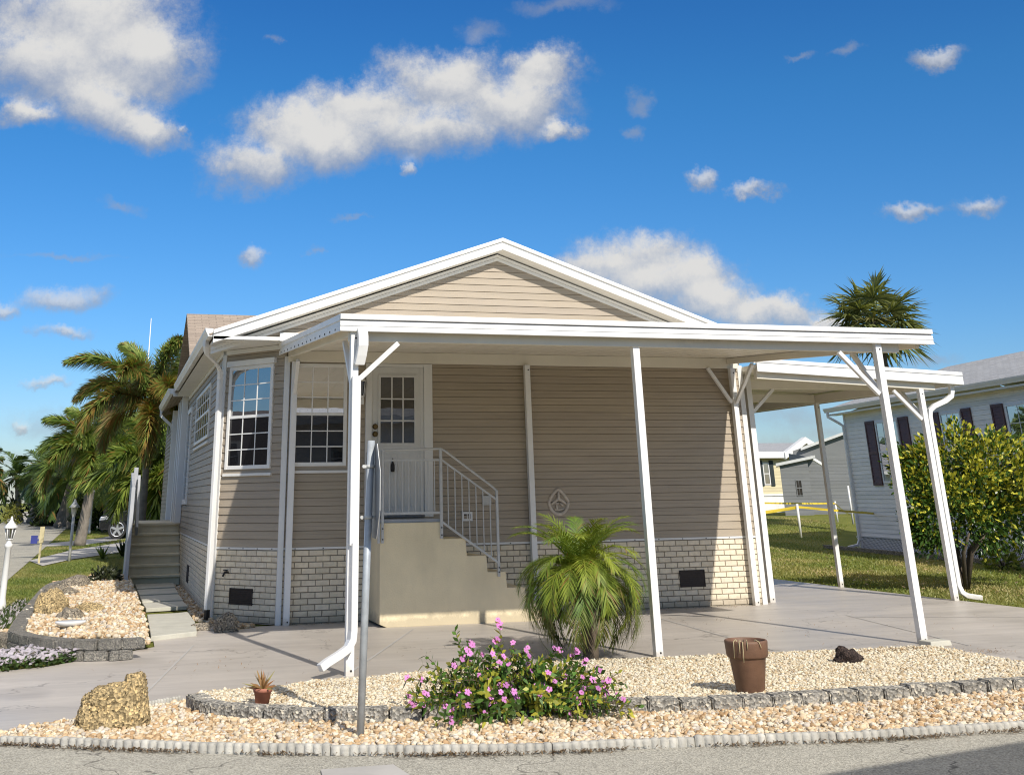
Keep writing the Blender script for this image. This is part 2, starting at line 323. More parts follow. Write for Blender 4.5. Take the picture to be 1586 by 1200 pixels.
# ------------------------------------------------------------------ helpers for walls
def lap(mb, fr, a0, a1, b0, b1, pitch=0.113, out=0.021, shape=None, base=0.0):
    """Lap siding courses from b0 to b1; shape(b) -> (left, right) limits for gables."""
    k = 0; b = b0
    while b < b1 - 1e-4:
        t = min(b + pitch, b1)
        l0, r0 = (a0, a1) if shape is None else shape(b); l1, r1 = (a0, a1) if shape is None else shape(t)
        s = 0.94 + 0.1 * random.random(); mb.col = (s, s * (0.99 + 0.02 * random.random()), s * (0.985 + 0.03 * random.random()))
        P = fr.pt; bo = base + out; mid = b + (t - b) * 0.9
        if r0 - l0 > 0.02:
            cuts = [0.0]
            while True:
                nxt = cuts[-1] + random.uniform(2.2, 3.8) / max(r0 - l0, .1)
                if nxt > 0.93: break
                cuts.append(nxt)
            cuts.append(1.0)
            for ca, cb in zip(cuts[:-1], cuts[1:]):
                s2 = s * random.uniform(.975, 1.02); mb.col = (s2, s2, s2 * random.uniform(.985, 1.015)); w0 = random.uniform(-.0012, .0012); w1 = random.uniform(-.0012, .0012); e = .0006
                q = lambda l, r, f: l + (r - l) * f
                prof = ((0.0, out + w0), (0.50, out * .74), (0.53, out * .60), (0.92, out * .45), (1.0, 0.0))
                if pitch < .14: pass
                pts = []
                for fz, oz in prof:
                    ll, rr = l0 + (l1 - l0) * fz, r0 + (r1 - r0) * fz; zz = b + (t - b) * fz
                    pts.append((P(q(ll, rr, ca), zz, base + oz + (e if ca else 0)), P(q(ll, rr, cb), zz, base + oz + (w1 - w0 if fz == 0 else 0))))
                for (pa, pb), (pc, pd) in zip(pts[:-1], pts[1:]): mb.poly([pa, pb, pd, pc])
                mb.poly([P(q(l0, r0, ca), b, base), P(q(l0, r0, cb), b, base), pts[0][1], pts[0][0]])
        b = t; k += 1
    mb.col = (1, 1, 1)
def bricks(mb, fr, a0, a1, b0, b1, bw=0.213, bh=0.0805, off=0.0, out=0.012):
    j = 0.0095; mb.cm = 1; mb.poly([fr.pt(a0, b0), fr.pt(a1, b0), fr.pt(a1, b1), fr.pt(a0, b1)]); mb.cm = 0
    t = b1; row = 0
    while t > b0 + 0.01:
        bb = max(t - bh, b0); a = a0 - bw + ((row % 2) * 0.5 + off) % 1 * bw
        while a < a1:
            l = max(a, a0); r = min(a + bw - j, a1)
            if r - l > 0.012:
                s = 0.92 + 0.14 * random.random(); mb.col = (s, s * 0.995, s * (0.97 + 0.04 * random.random()))
                o = out * (0.85 + 0.3 * random.random()); P = fr.pt; t2 = t - j; e = 0.004
                q = [P(l, bb, 0.001), P(r, bb, 0.001), P(r, t2, 0.001), P(l, t2, 0.001), P(l + e, bb + e, o), P(r - e, bb + e, o), P(r - e, t2 - e, o), P(l + e, t2 - e, o)]
                i = [mb.V(x) for x in q]
                for f in ((4, 5, 6, 7), (0, 1, 5, 4), (1, 2, 6, 5), (2, 3, 7, 6), (3, 0, 4, 7)): mb.face([i[k] for k in f])
            a += bw
        t = bb; row += 1
    mb.col = (1, 1, 1)
def window(parent, fr, a0, a1, b0, b1, cols=3, rows=(3, 3), gtop='glass', glow='glassdim', fw=0.055, head=False, sill=True, label=None, out=0.045, frame_mat='white'):
    f = MB(); mid = (b0 + b1) / 2
    f.fbox(fr, a0, a0 + fw, b0, b1, 0.0, out); f.fbox(fr, a1 - fw, a1, b0, b1, 0.0, out)
    f.fbox(fr, a0 + fw, a1 - fw, b1 - fw, b1, 0.0, out - .002); f.fbox(fr, a0 + fw, a1 - fw, b0, b0 + fw, 0.0, out - .002)
    f.fbox(fr, a0 + fw, a1 - fw, mid - 0.022, mid + 0.022, 0.0, out - 0.004)
    if head: f.fbox(fr, a0 - 0.04, a1 + 0.04, b1 + 0.003, b1 + 0.09, 0.0, out + 0.03)
    w = f.build('window', M[frame_mat], parent, 0.004)
    if label: w['label'] = label
    for (c0, c1, mt) in ((mid + 0.022, b1 - fw, gtop), (b0 + fw, mid - 0.022, glow)):
        p = MB(); p.poly([fr.pt(a0 + fw, c0, 0.026), fr.pt(a1 - fw, c0, 0.026), fr.pt(a1 - fw, c1, 0.026), fr.pt(a0 + fw, c1, 0.026)]); p.build('pane', M[mt], w)
    g = MB(); gw = 0.008
    for (c0, c1, nr) in ((mid + 0.022, b1 - fw, rows[0]), (b0 + fw, mid - 0.022, rows[1])):
        for k in range(1, cols): a = a0 + fw + (a1 - a0 - 2 * fw) * k / cols; g.fbox(fr, a - gw, a + gw, c0, c1, 0.022, 0.033)
        for k in range(1, nr): b = c0 + (c1 - c0) * k / nr; g.fbox(fr, a0 + fw, a1 - fw, b - gw, b + gw, 0.022, 0.0345)
    if g.v: g.build('glazing_bar', M[frame_mat], w)
    if sill:
        s = MB(); s.fbox(fr, a0 - 0.03, a1 + 0.03, b0 - 0.10, b0 - 0.06, 0.0, 0.05); s.build('sill', M['whitesoft'], w, 0.004)
    return w
def roofplane(mb, p, uvs, th=0.06):
    mb.smooth = False
    i = []
    for q, (a, b) in zip(p, uvs): mb.col = (a, b, 0); i.append(mb.V(q))
    mb.face(i)
    n = (Vector(p[1]) - Vector(p[0])).cross(Vector(p[2]) - Vector(p[0])).normalized()
    if n.z < 0: n = -n
    j = []
    for q, (a, b) in zip(p, uvs): mb.col = (a, b, 0); j.append(mb.V(Vector(q) - n * th))
    mb.face(j[::-1])
    for k in range(len(p)): mb.face((i[k], j[k], j[(k + 1) % len(p)], i[(k + 1) % len(p)]))
#@@PART2
# ------------------------------------------------------------------ setting: ground, road, drive
def sheet(name, pts, z, mat, kind='structure', up=0.0):
    mb = MB(); mb.poly([(x, y, z) for x, y in pts]); o = mb.build(name, M[mat]); tag(o, kind=kind); return o
gx = np.unique(np.concatenate([np.linspace(-900, -40, 12), np.linspace(-40, 60, 51), np.linspace(60, 900, 12)]))
gy = np.unique(np.concatenate([np.linspace(-300, -20, 6), np.linspace(-20, 110, 66), np.linspace(110, 1500, 14)]))
XX, YY = np.meshgrid(gx, gy); ZZ = hz(XX, YY) - 0.012
vv = np.stack([XX.ravel(), YY.ravel(), ZZ.ravel()], 1); nx = len(gx)
ff = [(j * nx + i, j * nx + i + 1, (j + 1) * nx + i + 1, (j + 1) * nx + i) for j in range(len(gy) - 1) for i in range(nx - 1)]
tag(arrays('ground', vv, ff, np.ones((len(vv), 3)), M['lawn']), kind='structure')
EDGE = GL([(0, 1152), (160, 1160), (400, 1168), (640, 1170), (880, 1165), (1000, 1158), (1185, 1152), (1369, 1146), (1586, 1130)])
EDGE = [(e[0], e[1] - 0.02) for e in EDGE] + [(11.0, 8.6), (16.5, 9.6), (30, 11.5)]
road = [(60, 12)] + EDGE[::-1] + [(-1.4, 11.6), (-2.1, 14.5), (-2.2, 22), (-2.15, 30), (-2.21, 38), (-2.3, 48), (-2.7, 90), (-3.3, 116), (-9, 240), (-16, 240), (-8.8, 110), (-8.2, 60), (-8.0, 20), (-9, 9), (-20, 6), (-40, 5), (-40, 0.2), (0, 0.4), (60, 1)]
sheet('road', road, 0.0, 'road')
drive_front = GL([(0, 1136), (113, 1115), (235, 1092), (289, 1085), (329, 1079), (441, 1066), (482, 1057), (553, 1053), (597, 1048), (640, 1044), (900, 1025), (1020, 1021), (1280, 1010), (1437, 1003), (1482, 1009), (1494, 1012), (1586, 1035)])
drive = drive_front + [(9.2, 10.2), (9.6, 9.2), (14.2, 9.8), (13.9, 13), (13.55, 16), (13.45, 20), (13.5, 26), (13.5, 36), (10.3, 36), (10.3, 18.1), (1.9, 18.1), (1.6, 18.4), (1.28, 17.7), (0.72, 17.45), (0.7, 16.2), (0.13, 15.55), (-0.48, 14.85), (-0.98, 14.62), (-1.9, 14.5), (-2.0, 11.6), (-1.2, 10.9)]
sheet('driveway', drive, 0.005, 'drive')
jn = MB()
for p, q in ((G(1325, 956), G(1586, 956)), (G(1310, 953), G(1500, 1000)), (G(1000, 952), G(1200, 1008)), (G(300, 1000), G(210, 1090)), (G(640, 975), G(520, 1058))):
    d = Vector((q[0] - p[0], q[1] - p[1], 0)).normalized(); n = Vector((-d.y, d.x, 0)) * 0.012
    jn.poly([(p[0] + n.x, p[1] + n.y, .009), (q[0] + n.x, q[1] + n.y, .009), (q[0] - n.x, q[1] - n.y, .009), (p[0] - n.x, p[1] - n.y, .009)])
tag(jn.build('driveway_joint', M['farconcrete']), kind='structure')
sheet('utility_cover', GL([(497, 1194), (609, 1186), (640, 1206), (500, 1210)]), 0.012, 'farconcrete')
far = MB()
for q in ([(45, 868), (110, 852), (200, 838), (200, 853), (110, 866), (66, 876)], [(79, 841), (156, 833), (200, 823), (200, 834), (127, 844), (68, 846)], [(132, 817), (156, 813.5), (156, 818), (132, 821)]):
    far.poly([(x, y, 0.004) for x, y in GL(q)])
tag(far.build('side_pavement', M['farconcrete']), kind='structure')

# ------------------------------------------------------------------ the mobile home
YF = 18.15
home = thing('mobile_home', 'tan mobile home with white gable trim, cream brick skirting and a chamfered bay', 'mobile home', (6.0, 22.0, 0))
FA = Fr((0, YF, 0), (1, 0, 0), (0, -1, 0))
CA = (2.5, YF); CB = (1.62, 19.25); CL = math.hypot(0.88, 1.10)
CH = Fr((CA[0], CA[1], 0), (-0.88, 1.10, 0), (-1.10, -0.88, 0))
LW = Fr((1.62, 19.25, 0), (0, 1, 0), (-1, 0, 0))
APX, SL = 6.0, 0.343
core = MB(); core.poly([(10.38, YF + .004, 0), (10.38, 40, 0), (10.38, 40, 3.95), (10.38, YF + .004, 3.95)])
core.poly([(1.63, 40, 0), (10.38, 40, 0), (10.38, 40, 3.95), (1.63, 40, 3.95)]); core.build('wall', M['siding'], home)
w = MB(); lap(w, FA, 2.5, 10.38, 1.02, 3.95); lap(w, FA, 1.62, 10.38, 3.95, 5.44, shape=lambda b: (max(1.62, APX - (5.44 - b) / SL), min(10.38, APX + (5.44 - b) / SL)))
w.build('wall', M['siding'], home)
w = MB(); lap(w, CH, 0, CL, 1.02, 3.95); w.build('wall', M['siding'], home)
w = MB(); lap(w, LW, 0, 20.7, 1.02, 3.95); w.build('wall', M['siding'], home)
sk = MB(); bricks(sk, FA, 2.5, 10.38, 0.0, 0.985); sk.build('brick_skirting', [M['brick'], M['mortar']], home)
sk = MB(); bricks(sk, CH, 0, CL, 0.0, 0.985, off=.3); sk.build('brick_skirting', [M['brick'], M['mortar']], home)
sk = MB(); bricks(sk, LW, 0, 9.2, 0.0, 0.985, off=.1); sk.build('brick_skirting', [M['brick'], M['mortar']], home)
t = MB(); t.fbox(FA, 2.5, 10.38, .988, 1.018, 0, .022); t.fbox(CH, 0, CL, .988, 1.018, 0, .022); t.fbox(LW, 0, 9.2, .988, 1.018, 0, .022)
t.cm = 1
for a in np.arange(2.7, 10.3, .42): t.fbox(FA, a, a + .018, .996, 1.008, .0205, .025)
for a in np.arange(.15, 1.3, .3): t.fbox(CH, a, a + .018, .996, 1.008, .0205, .025)
t.build('ledge_trim', [M['whitesoft'], M['hole']], home)
t = MB(); t.box(10.33, 10.42, YF - .03, YF + .06, 0, 3.72); t.build('corner_trim', M['whitesoft'], home, .004)
t = MB(); t.box(2.455, 2.535, YF - .045, YF + .03, 0, 3.75); t.build('corner_trim', M['whitesoft'], home, .004)
t = MB(); t.fbox(CH, CL - .07, CL + .0, 0.0, 3.95, .0, .03); t.fbox(LW, .0, .07, 0, 3.95, 0, .031); t.build('corner_trim', M['whitesoft'], home, .004)
# rakes, soffit, frieze
rk = MB(); rs = MB(); fz = MB()
def rz(x, top=5.70): return top - SL * abs(x - APX)
for x0, x1 in ((1.30, APX), (APX, 10.70)):
    for (za, zb, yo) in ((-0.0, -0.062, 0.03), (-.062, -.195, 0.0)):
        a, b = rz(x0), rz(x1)
        rk.hexa([(x0, 17.80 - yo, a + zb), (x1, 17.80 - yo, b + zb), (x1, 17.83, b + zb), (x0, 17.83, a + zb), (x0, 17.80 - yo, a + za), (x1, 17.80 - yo, b + za), (x1, 17.83, b + za), (x0, 17.83, a + za)])
    a, b = rz(x0, 5.525), rz(x1, 5.525)
    rs.hexa([(x0, 17.832, a - .02), (x1, 17.832, b - .02), (x1, YF, b - .02), (x0, YF, a - .02), (x0, 17.832, a), (x1, 17.832, b), (x1, YF, b), (x0, YF, a)])
    for (dz, yo) in ((-.02, .05), (-.075, .032)):
        a, b = rz(x0, 5.50) + dz, rz(x1, 5.50) + dz
        fz.hexa([(x0, YF - yo, a - .05), (x1, YF - yo, b - .05), (x1, YF + .0, b - .05), (x0, YF + .0, a - .05), (x0, YF - yo, a), (x1, YF - yo, b), (x1, YF, b), (x0, YF, a)])
rk.build('rake_fascia', M['white'], home, .006); rs.build('rake_soffit', M['whitesoft'], home); fz.build('frieze_trim', M['whitesoft'], home)
sf = MB(); sf.poly([(1.30, 17.83, 3.945), (2.5, 17.83, 3.945), (2.5, YF, 3.945), CB + (3.945,), (1.62, 28.4, 3.945), (1.30, 28.4, 3.945)])
sf.build('eave_soffit', M['whitesoft'], home)
fb = MB(); fb.box(1.30, 2.5, 17.80, 17.826, 3.948, 4.0); fb.fbox(CH, 0.0, CL, 3.87, 3.94, 0, .03); fb.fbox(LW, 0, 9.1, 3.87, 3.94, 0, .03); fb.build('frieze_board', M['whitesoft'], home, .004)
rf = MB(); r0 = 5.665
LSLOPE = math.hypot(4.75, 4.75 * SL)
roofplane(rf, [(1.24, 17.832, r0 - SL * 4.76), (1.24, 40, r0 - SL * 4.76), (APX, 40, r0), (APX, 17.832, r0)], [(0, 0), (22, 0), (22, LSLOPE), (0, LSLOPE)], .03)
roofplane(rf, [(10.76, 17.832, r0 - SL * 4.76), (10.76, 40, r0 - SL * 4.76), (APX, 40, r0), (APX, 17.832, r0)], [(0, 0), (22, 0), (22, LSLOPE), (0, LSLOPE)], .03)
# the cross gable behind, ridge along x
cz, cy, cs = 5.74, 27.5, 0.50
roofplane(rf, [(1.36, cy - 3.2, cz - 1.6), (6, cy - 3.2, cz - 1.6), (6, cy, cz), (1.36, cy, cz)], [(0, 0), (4.6, 0), (4.6, 3.6), (0, 3.6)], .05)
roofplane(rf, [(1.36, cy + 3.2, cz - 1.6), (6, cy + 3.2, cz - 1.6), (6, cy, cz), (1.36, cy, cz)], [(0, 0), (4.6, 0), (4.6, 3.6), (0, 3.6)], .05)
rf.build('roof', M['shingle_tan'], home)
cg = MB(); cg.poly([(1.62, cy - 3, cz - 1.62), (1.62, cy + 3, cz - 1.62), (1.62, cy, cz - .12)]); cg.build('wall', M['siding'], home)
rv = MB(); rv.box(5.0, 5.3, 19.4, 19.7, 5.30, 5.52); rv.build('roof_vent', M['white'], home, .03)
def gutter(mb, x, y0, y1, z, s=-1):   # K-style gutter along y, open side up, bulging towards s
    prof = [(0, 0), (s * .075, 0), (s * .085, .03), (s * .115, .085), (s * .125, .125), (s * .11, .125), (0, .12)]
    a = [mb.V((x + px, y0, z + pz)) for px, pz in prof]; b = [mb.V((x + px, y1, z + pz)) for px, pz in prof]
    for k in range(len(prof)): mb.face((a[k], a[(k + 1) % 7], b[(k + 1) % 7], b[k]))
    mb.face(a[::-1]); mb.face(b)
g = MB(); gutter(g, 1.30, 17.84, 27.3, 3.99); gutter(g, 1.22, 28.2, 34, 3.99); g.box(1.22, 1.62, 28.1, 28.2, 3.93, 4.12); g.build('gutter', M['white'], home, .004)
d = MB(); d.rtube([(1.235, 18.35, 4.0), (1.235, 18.35, 3.9), (1.26, 18.45, 3.80), (1.46, 18.85, 3.69), (1.535, 19.0, 3.60), (1.545, 19.08, 3.48), (1.55, 19.1, 3.3), (1.56, 19.12, .16)], .085, .065, (-.78, -.62, 0)); d.cm = 1
d.rtube([(1.56, 19.12, .16), (1.56, 19.12, .03)], .075, .055, (-.78, -.62, 0)); d.build('downspout', [M['white'], M['black']], home, .008)
d = MB(); d.rtube([(1.16, 33.6, 4.0), (1.16, 33.6, 3.85), (1.45, 33.6, 3.6), (1.55, 33.6, 3.4), (1.55, 33.6, .2)], .08, .07, (0, 1, 0)); d.build('downspout', M['white'], home)
for yy in (28.45, 29.25, 30.1, 33.0): t = MB(); t.box(1.46, 1.60, yy, yy + .14, 1.2, 3.95); t.build('porch_post', M['white'], home, .006)
# windows
window(home, FA, 2.60, 3.45, 2.14, 3.645, 3, (3, 3), 'glassmid', 'glassblack', out=.04)
window(home, CH, .265, 1.24, 2.12, 3.665, 3, (3, 3), 'glass', 'glassblack', head=True)
window(home, LW, 2.3, 5.9, 2.72, 3.66, 6, (2, 2), 'glass', 'glassdim')
dw = MB(); dw.fbox(LW, 7.4, 7.5, 1.6, 3.6, 0, .05); dw.fbox(LW, 8.6, 8.7, 1.6, 3.6, 0, .05); dw.fbox(LW, 7.5, 8.6, 3.5, 3.6, 0, .05); dw.fbox(LW, 7.5, 8.6, 1.6, 1.7, 0, .05); wn = dw.build('window', M['white'], home)
p = MB(); p.poly([LW.pt(7.5, 1.7, .02), LW.pt(8.6, 1.7, .02), LW.pt(8.6, 3.5, .02), LW.pt(7.5, 3.5, .02)]); p.build('pane', M['glassdim'], wn)
# door
f = MB(); f.fbox(FA, 3.745, 3.845, 1.40, 3.66, 0, .05); f.fbox(FA, 4.69, 4.83, 1.40, 3.66, 0, .05); f.fbox(FA, 3.845, 4.69, 3.61, 3.66, 0, .048); f.cm = 1; f.fbox(FA, 3.845, 4.69, 1.40, 1.43, 0, .07)
df = f.build('door_frame', [M['whitesoft'], M['darksteel']], home, .005)
ds = MB(); ds.fbox(FA, 3.848, 4.687, 1.432, 3.607, .004, .026)
ds.fbox(FA, 3.965, 4.552, 2.43, 2.468, .026, .044); ds.fbox(FA, 3.965, 4.552, 3.452, 3.49, .026, .044); ds.fbox(FA, 3.945, 3.985, 2.43, 3.49, .026, .045); ds.fbox(FA, 4.532, 4.572, 2.43, 3.49, .026, .045)
for k in (1, 2):
    a = 3.985 + .547 * k / 3; ds.fbox(FA, a - .011, a + .011, 2.468, 3.452, .03, .041); b = 2.468 + .984 * k / 3; ds.fbox(FA, 3.985, 4.532, b - .011, b + .011, .03, .0405)
for k in range(7): a = 3.95 + .105 * k; ds.fbox(FA, a, a + .085, 1.55, 2.31, .026, .031)
ds.fbox(FA, 4.63, 4.687, 1.432, 3.607, .026, .034)
door = ds.build('door', M['doorpaint'], home, .004)
p = MB(); p.poly([FA.pt(3.98, 2.46, .0285), FA.pt(4.54, 2.46, .0285), FA.pt(4.54, 3.46, .0285), FA.pt(3.98, 3.46, .0285)]); p.build('pane', M['glassdim'], door)
for nm, z in (('deadbolt', 2.71), ('knob', 2.60)):
    k = MB(); k.tube([(3.90, YF - .026, z), (3.90, YF - .045, z), (3.90, YF - .055, z), (3.90, YF - .085, z)], [.042, .042, .022, .032], 14); k.build(nm, M['brass'], door)
k = MB(); k.lathe((4.18, YF - .05, 2.05), [(0, 0), (.028, .0), (.032, .04), (.03, .1), (.014, .14), (.010, .19), (.0, .2)], 10); k.build('door_tassel', M['black'], door)
# vents, spigot
def vent(fr, a0, a1, b0, b1):
    v = MB(); v.fbox(fr, a0, a1, b0, b1, 0.005, .02)
    for k in range(9): b = b0 + .012 + (b1 - b0 - .03) * k / 8; v.fbox(fr, a0 + .015, a1 - .015, b, b + .008, .02, .026)
    v.fbox(fr, a0, a0 + .015, b0, b1, .02, .028); v.fbox(fr, a1 - .015, a1, b0, b1, .02, .028)
    v.build('foundation_vent', M['vent'], home)
vent(FA, 8.9, 9.345, .295, .54); vent(CH, .52, 1.0, .24, .46); vent(LW, 5.3, 5.75, .2, .5)
s = MB(); s.tube([CH.pt(1.06, .67, 0), CH.pt(1.06, .67, .09), CH.pt(1.06, .62, .12)], .016, 8); s.tube([CH.pt(1.02, .70, .07), CH.pt(1.10, .70, .07)], .012, 6); s.build('spigot', M['black'], home)
# wall lamp and boxes
lm = MB(); lx = 3.665
lm.fbox(FA, lx - .05, lx + .05, 3.04, 3.16, .013, .04); lm.tube([FA.pt(lx, 3.12, .03), FA.pt(lx, 3.16, .09), FA.pt(lx, 3.2, .12)], .012, 6)
lm.lathe(FA.pt(lx, 3.13, .12), [(.0, 0), (.035, 0), (.045, .03)], 6); lm.lathe(FA.pt(lx, 3.37, .12), [(.085, 0), (.03, .06), (.012, .10), (0, .10)], 6)
for k in range(6): t_ = k * PI / 3; lm.tube([FA.pt(lx, 3.16, .12) + Vector((.045 * math.cos(t_), .045 * math.sin(t_), 0)), FA.pt(lx, 3.37, .12) + Vector((.075 * math.cos(t_), .075 * math.sin(t_), 0))], .006, 5)
lo = lm.build('wall_lantern', M['whitesoft']); tag(lo, 'small white carriage lantern on the wall left of the entry door', 'wall lamp')
lg = MB(); lg.lathe(FA.pt(lx, 3.16, .12), [(.04, 0), (.068, .21)], 6); lg.build('glass_shade', M['glassdim'], lo)
ob = MB(); ob.fbox(FA, 5.29, 5.46, 1.33, 1.36, .0, .03); ob.fbox(FA, 5.29, 5.46, 1.43, 1.46, 0, .03); ob.fbox(FA, 5.29, 5.32, 1.36, 1.43, 0, .03); ob.fbox(FA, 5.43, 5.46, 1.36, 1.43, 0, .03); ob.cm = 1; ob.fbox(FA, 5.32, 5.43, 1.36, 1.43, 0, .016); ob.cm = 0; ob.fbox(FA, 5.372, 5.382, 1.36, 1.43, .016, .022)
tag(ob.build('outlet_cover', [M['white'], M['vent']]), 'white framed outlet cover low on siding behind the stair rail', 'outlet')
ob = MB(); ob.fbox(FA, 5.63, 5.77, 1.55, 1.69, .0, .05); tag(ob.build('junction_box', M['railmetal'], bevel=.01), 'small gray utility box on siding near end of stair rail', 'utility box')
# ornament on the wall
orn = MB(); oc = FA.pt(6.90, 1.56, .02)
def otri(t, r, top=.18):
    x = r * 1.0 * math.cos(t); z = r * math.sin(t); k = 1 - .45 * max(0, z) / r
    return Vector((x * k * 1.05, 0, z * 1.15 + .02))
ring = [oc + otri(2 * PI * k / 28, .155) for k in range(29)]
orn.tube(ring, .026, 8); P0 = oc
orn.tube([P0 + Vector((0, -.01, .18)), P0 + Vector((0, -.02, .08)), P0 + Vector((0.005, -.02, .04))], [.016, .022, .03], 6)
orn.tube([P0 + Vector((0, -.01, .07)), P0 + Vector((-.06, -.01, .03)), P0 + Vector((-.13, 0, -.02))], [.03, .022, .016], 6)
orn.tube([P0 + Vector((0, -.01, .07)), P0 + Vector((.06, -.01, .035)), P0 + Vector((.13, 0, -.01))], [.03, .022, .016], 6)
orn.tube([P0 + Vector((-.04, -.01, .0)), P0 + Vector((-.035, -.01, -.09))], .014, 6); orn.tube([P0 + Vector((-.08, -.01, 0.0)), P0 + Vector((0, -.01, -.0))], .012, 6)
orn.tube([P0 + Vector((.02, -.01, 0.0)), P0 + Vector((.07, -.01, -.035))], .012, 6); orn.tube([P0 + Vector((-.08, -.01, -.09)), P0 + Vector((0, -.01, -.095)), P0 + Vector((.08, -.01, -.08))], .012, 6)
oo = orn.build('wall_ornament', M['ornament']); tag(oo, 'rounded triangular carved ornament hung on the tan wall above the palm', 'wall ornament')
bk = MB(); bk.poly([oc + otri(2 * PI * k / 28, .15) + Vector((0, .012, 0)) for k in range(28)]); bk.build('backing', M['darktrunk'], oo)

# ------------------------------------------------------------------ front carport
cp = thing('front_carport', 'white flat roofed carport over the entry steps, nearest the road', 'carport', (6.3, 15.5, 0))
X0, X1, YA, YB, ZA, ZB = 2.35, 10.24, 12.85, 18.12, 3.62, 3.94
def zc(y): return ZA + (ZB - ZA) * (y - YA) / (YB - YA)
r = MB(); r.hexa([(X0 + .02, YA + .03, zc(YA) - .10), (X1 - .02, YA + .03, zc(YA) - .10), (X1 - .02, YB, zc(YB) - .10), (X0 + .02, YB, zc(YB) - .10), (X0 + .02, YA + .03, zc(YA) - .03), (X1 - .02, YA + .03, zc(YA) - .03), (X1 - .02, YB, zc(YB) - .03), (X0 + .02, YB, zc(YB) - .03)])
for k in range(1, 26):
    x = X0 + (X1 - X0) * k / 26; r.hexa([(x - .006, YA + .05, zc(YA) - .106), (x + .006, YA + .05, zc(YA) - .106), (x + .006, YB - .05, zc(YB) - .106), (x - .006, YB - .05, zc(YB) - .106), (x - .006, YA + .05, zc(YA) - .09), (x + .006, YA + .05, zc(YA) - .09), (x + .006, YB - .05, zc(YB) - .09), (x - .006, YB - .05, zc(YB) - .09)])
r.build('roof', M['pan'], cp)
g = MB(); g.box(X0, X1, YA - .02, YA + .028, 3.572, 3.632); g.box(X0, X1, YA - .005, YA + .027, 3.455, 3.555); g.box(X0, X1, YA - .022, YA + .027, 3.44, 3.455); g.box(X0, X1, YA - .012, YA + .027, 3.50, 3.515); g.cm = 1; g.box(X0 + .01, X1 - .01, YA + .004, YA + .026, 3.555, 3.572)
g.build('gutter', [M['white'], M['darksteel']], cp, .003)
def sidefascia(x, s):
    g = MB()
    for (o, zt, zb) in ((.022, .012, -.055), (.006, -.055, -.115), (.018, -.115, -.175)):
        a, b = min(x, x + s * o), max(x, x + s * o)
        g.hexa([(a, YA + .03, zc(YA) + zb), (b, YA + .03, zc(YA) + zb), (b, YB, zc(YB) + zb), (a, YB, zc(YB) + zb), (a, YA + .03, zc(YA) + zt), (b, YA + .03, zc(YA) + zt), (b, YB, zc(YB) + zt), (a, YB, zc(YB) + zt)])
    g.cm = 1
    for k in range(14): y = YA + .3 + k * .36; xs = x + s * .019; g.box(min(xs, xs + s * .006), max(xs, xs + s * .006), y, y + .02, zc(y) - .155, zc(y) - .135)
    g.build('side_fascia', [M['white'], M['hole']], cp)
sidefascia(X0 + .02, -1); sidefascia(X1 - .02, 1)
fl = MB(); fl.box(2.35, 2.80, 18.06, 18.115, 3.96, 4.10); fl.build('flashing', M['white'], cp, .004)
b = MB(); b.box(2.48, 9.78, 12.96, 13.04, 3.345, 3.50); b.build('beam', M['pan'], cp, .006)
b = MB(); b.box(2.5, 10.32, 18.07, 18.125, 3.665, 3.835); b.build('ledger', M['pan'], cp, .006)
for x in (2.54, 10.14):
    b = MB(); y0 = 13.06; y1 = 18.06
    b.hexa([(x - .03, y0, zc(y0) - .22), (x + .03, y0, zc(y0) - .22), (x + .03, y1, zc(y1) - .20), (x - .03, y1, zc(y1) - .20), (x - .03, y0, zc(y0) - .108), (x + .03, y0, zc(y0) - .108), (x + .03, y1, zc(y1) - .108), (x - .03, y1, zc(y1) - .108)]); b.build('beam', M['pan'], cp, .005)
def post(parent, x, y, z1, s=.088, holes=True, z0=0.0, mat='white'):
    b = MB(); b.box(x - s / 2, x + s / 2, y - s / 2, y + s / 2, z0, z1); b.cm = 1
    if holes:
        e = y - s / 2 - .003
        for zz in (.05, z1 - .08): b.tube([(x + .012, e + .006, zz), (x + .012, e, zz)], .012, 8)
        b.cm = 0
    return b.build('post', [M[mat], M['hole']], parent, .007)
post(cp, 2.53, 12.92, 3.45); post(cp, 6.05, 13.02, 3.52); post(cp, 9.42, 12.93, 3.45); post(cp, 2.60, 18.04, 3.66); post(cp, 6.42, 18.04, 3.665); post(cp, 10.16, 18.03, 3.665)
for p, q in (((2.60, 12.93, 2.93), (3.05, 12.95, 3.33)), ((2.53, 12.98, 2.85), (2.53, 13.5, 3.40)), ((9.36, 12.94, 2.82), (8.86, 12.95, 3.33)), ((9.42, 12.99, 2.82), (9.42, 13.5, 3.42)),
             ((10.10, 18.03, 3.10), (9.72, 18.05, 3.665)), ((10.16, 17.97, 3.10), (10.15, 17.3, 3.66)), ((2.6, 17.98, 3.2), (2.56, 17.45, 3.62))):
    m_ = MB(); m_.bar(p, q, .055, .055); m_.build('brace', M['white'], cp, .005)
d = MB(); d.rtube([(2.60, 12.83, 3.47), (2.60, 12.80, 3.42), (2.60, 12.77, 3.36), (2.60, 12.765, 3.28), (2.59, 12.80, 3.18), (2.575, 12.845, 3.08)], .115, .085, (1, 0, 0)); d.build('downspout_elbow', M['white'], cp, .012)
d = MB(); d.rtube([(2.545, 12.842, 2.95), (2.545, 12.842, 1.22)], .10, .055, (1, 0, 0)); d.rtube([(2.545, 12.842, 1.25), (2.545, 12.842, .42), (2.535, 12.835, .33), (2.49, 12.815, .26), (2.40, 12.79, .21), (2.27, 12.74, .155), (2.19, 12.71, .11)], .108, .075, (.25, -1, 0.1)); d.build('downspout', M['white'], cp, .01)
for k in range(7):
    pass

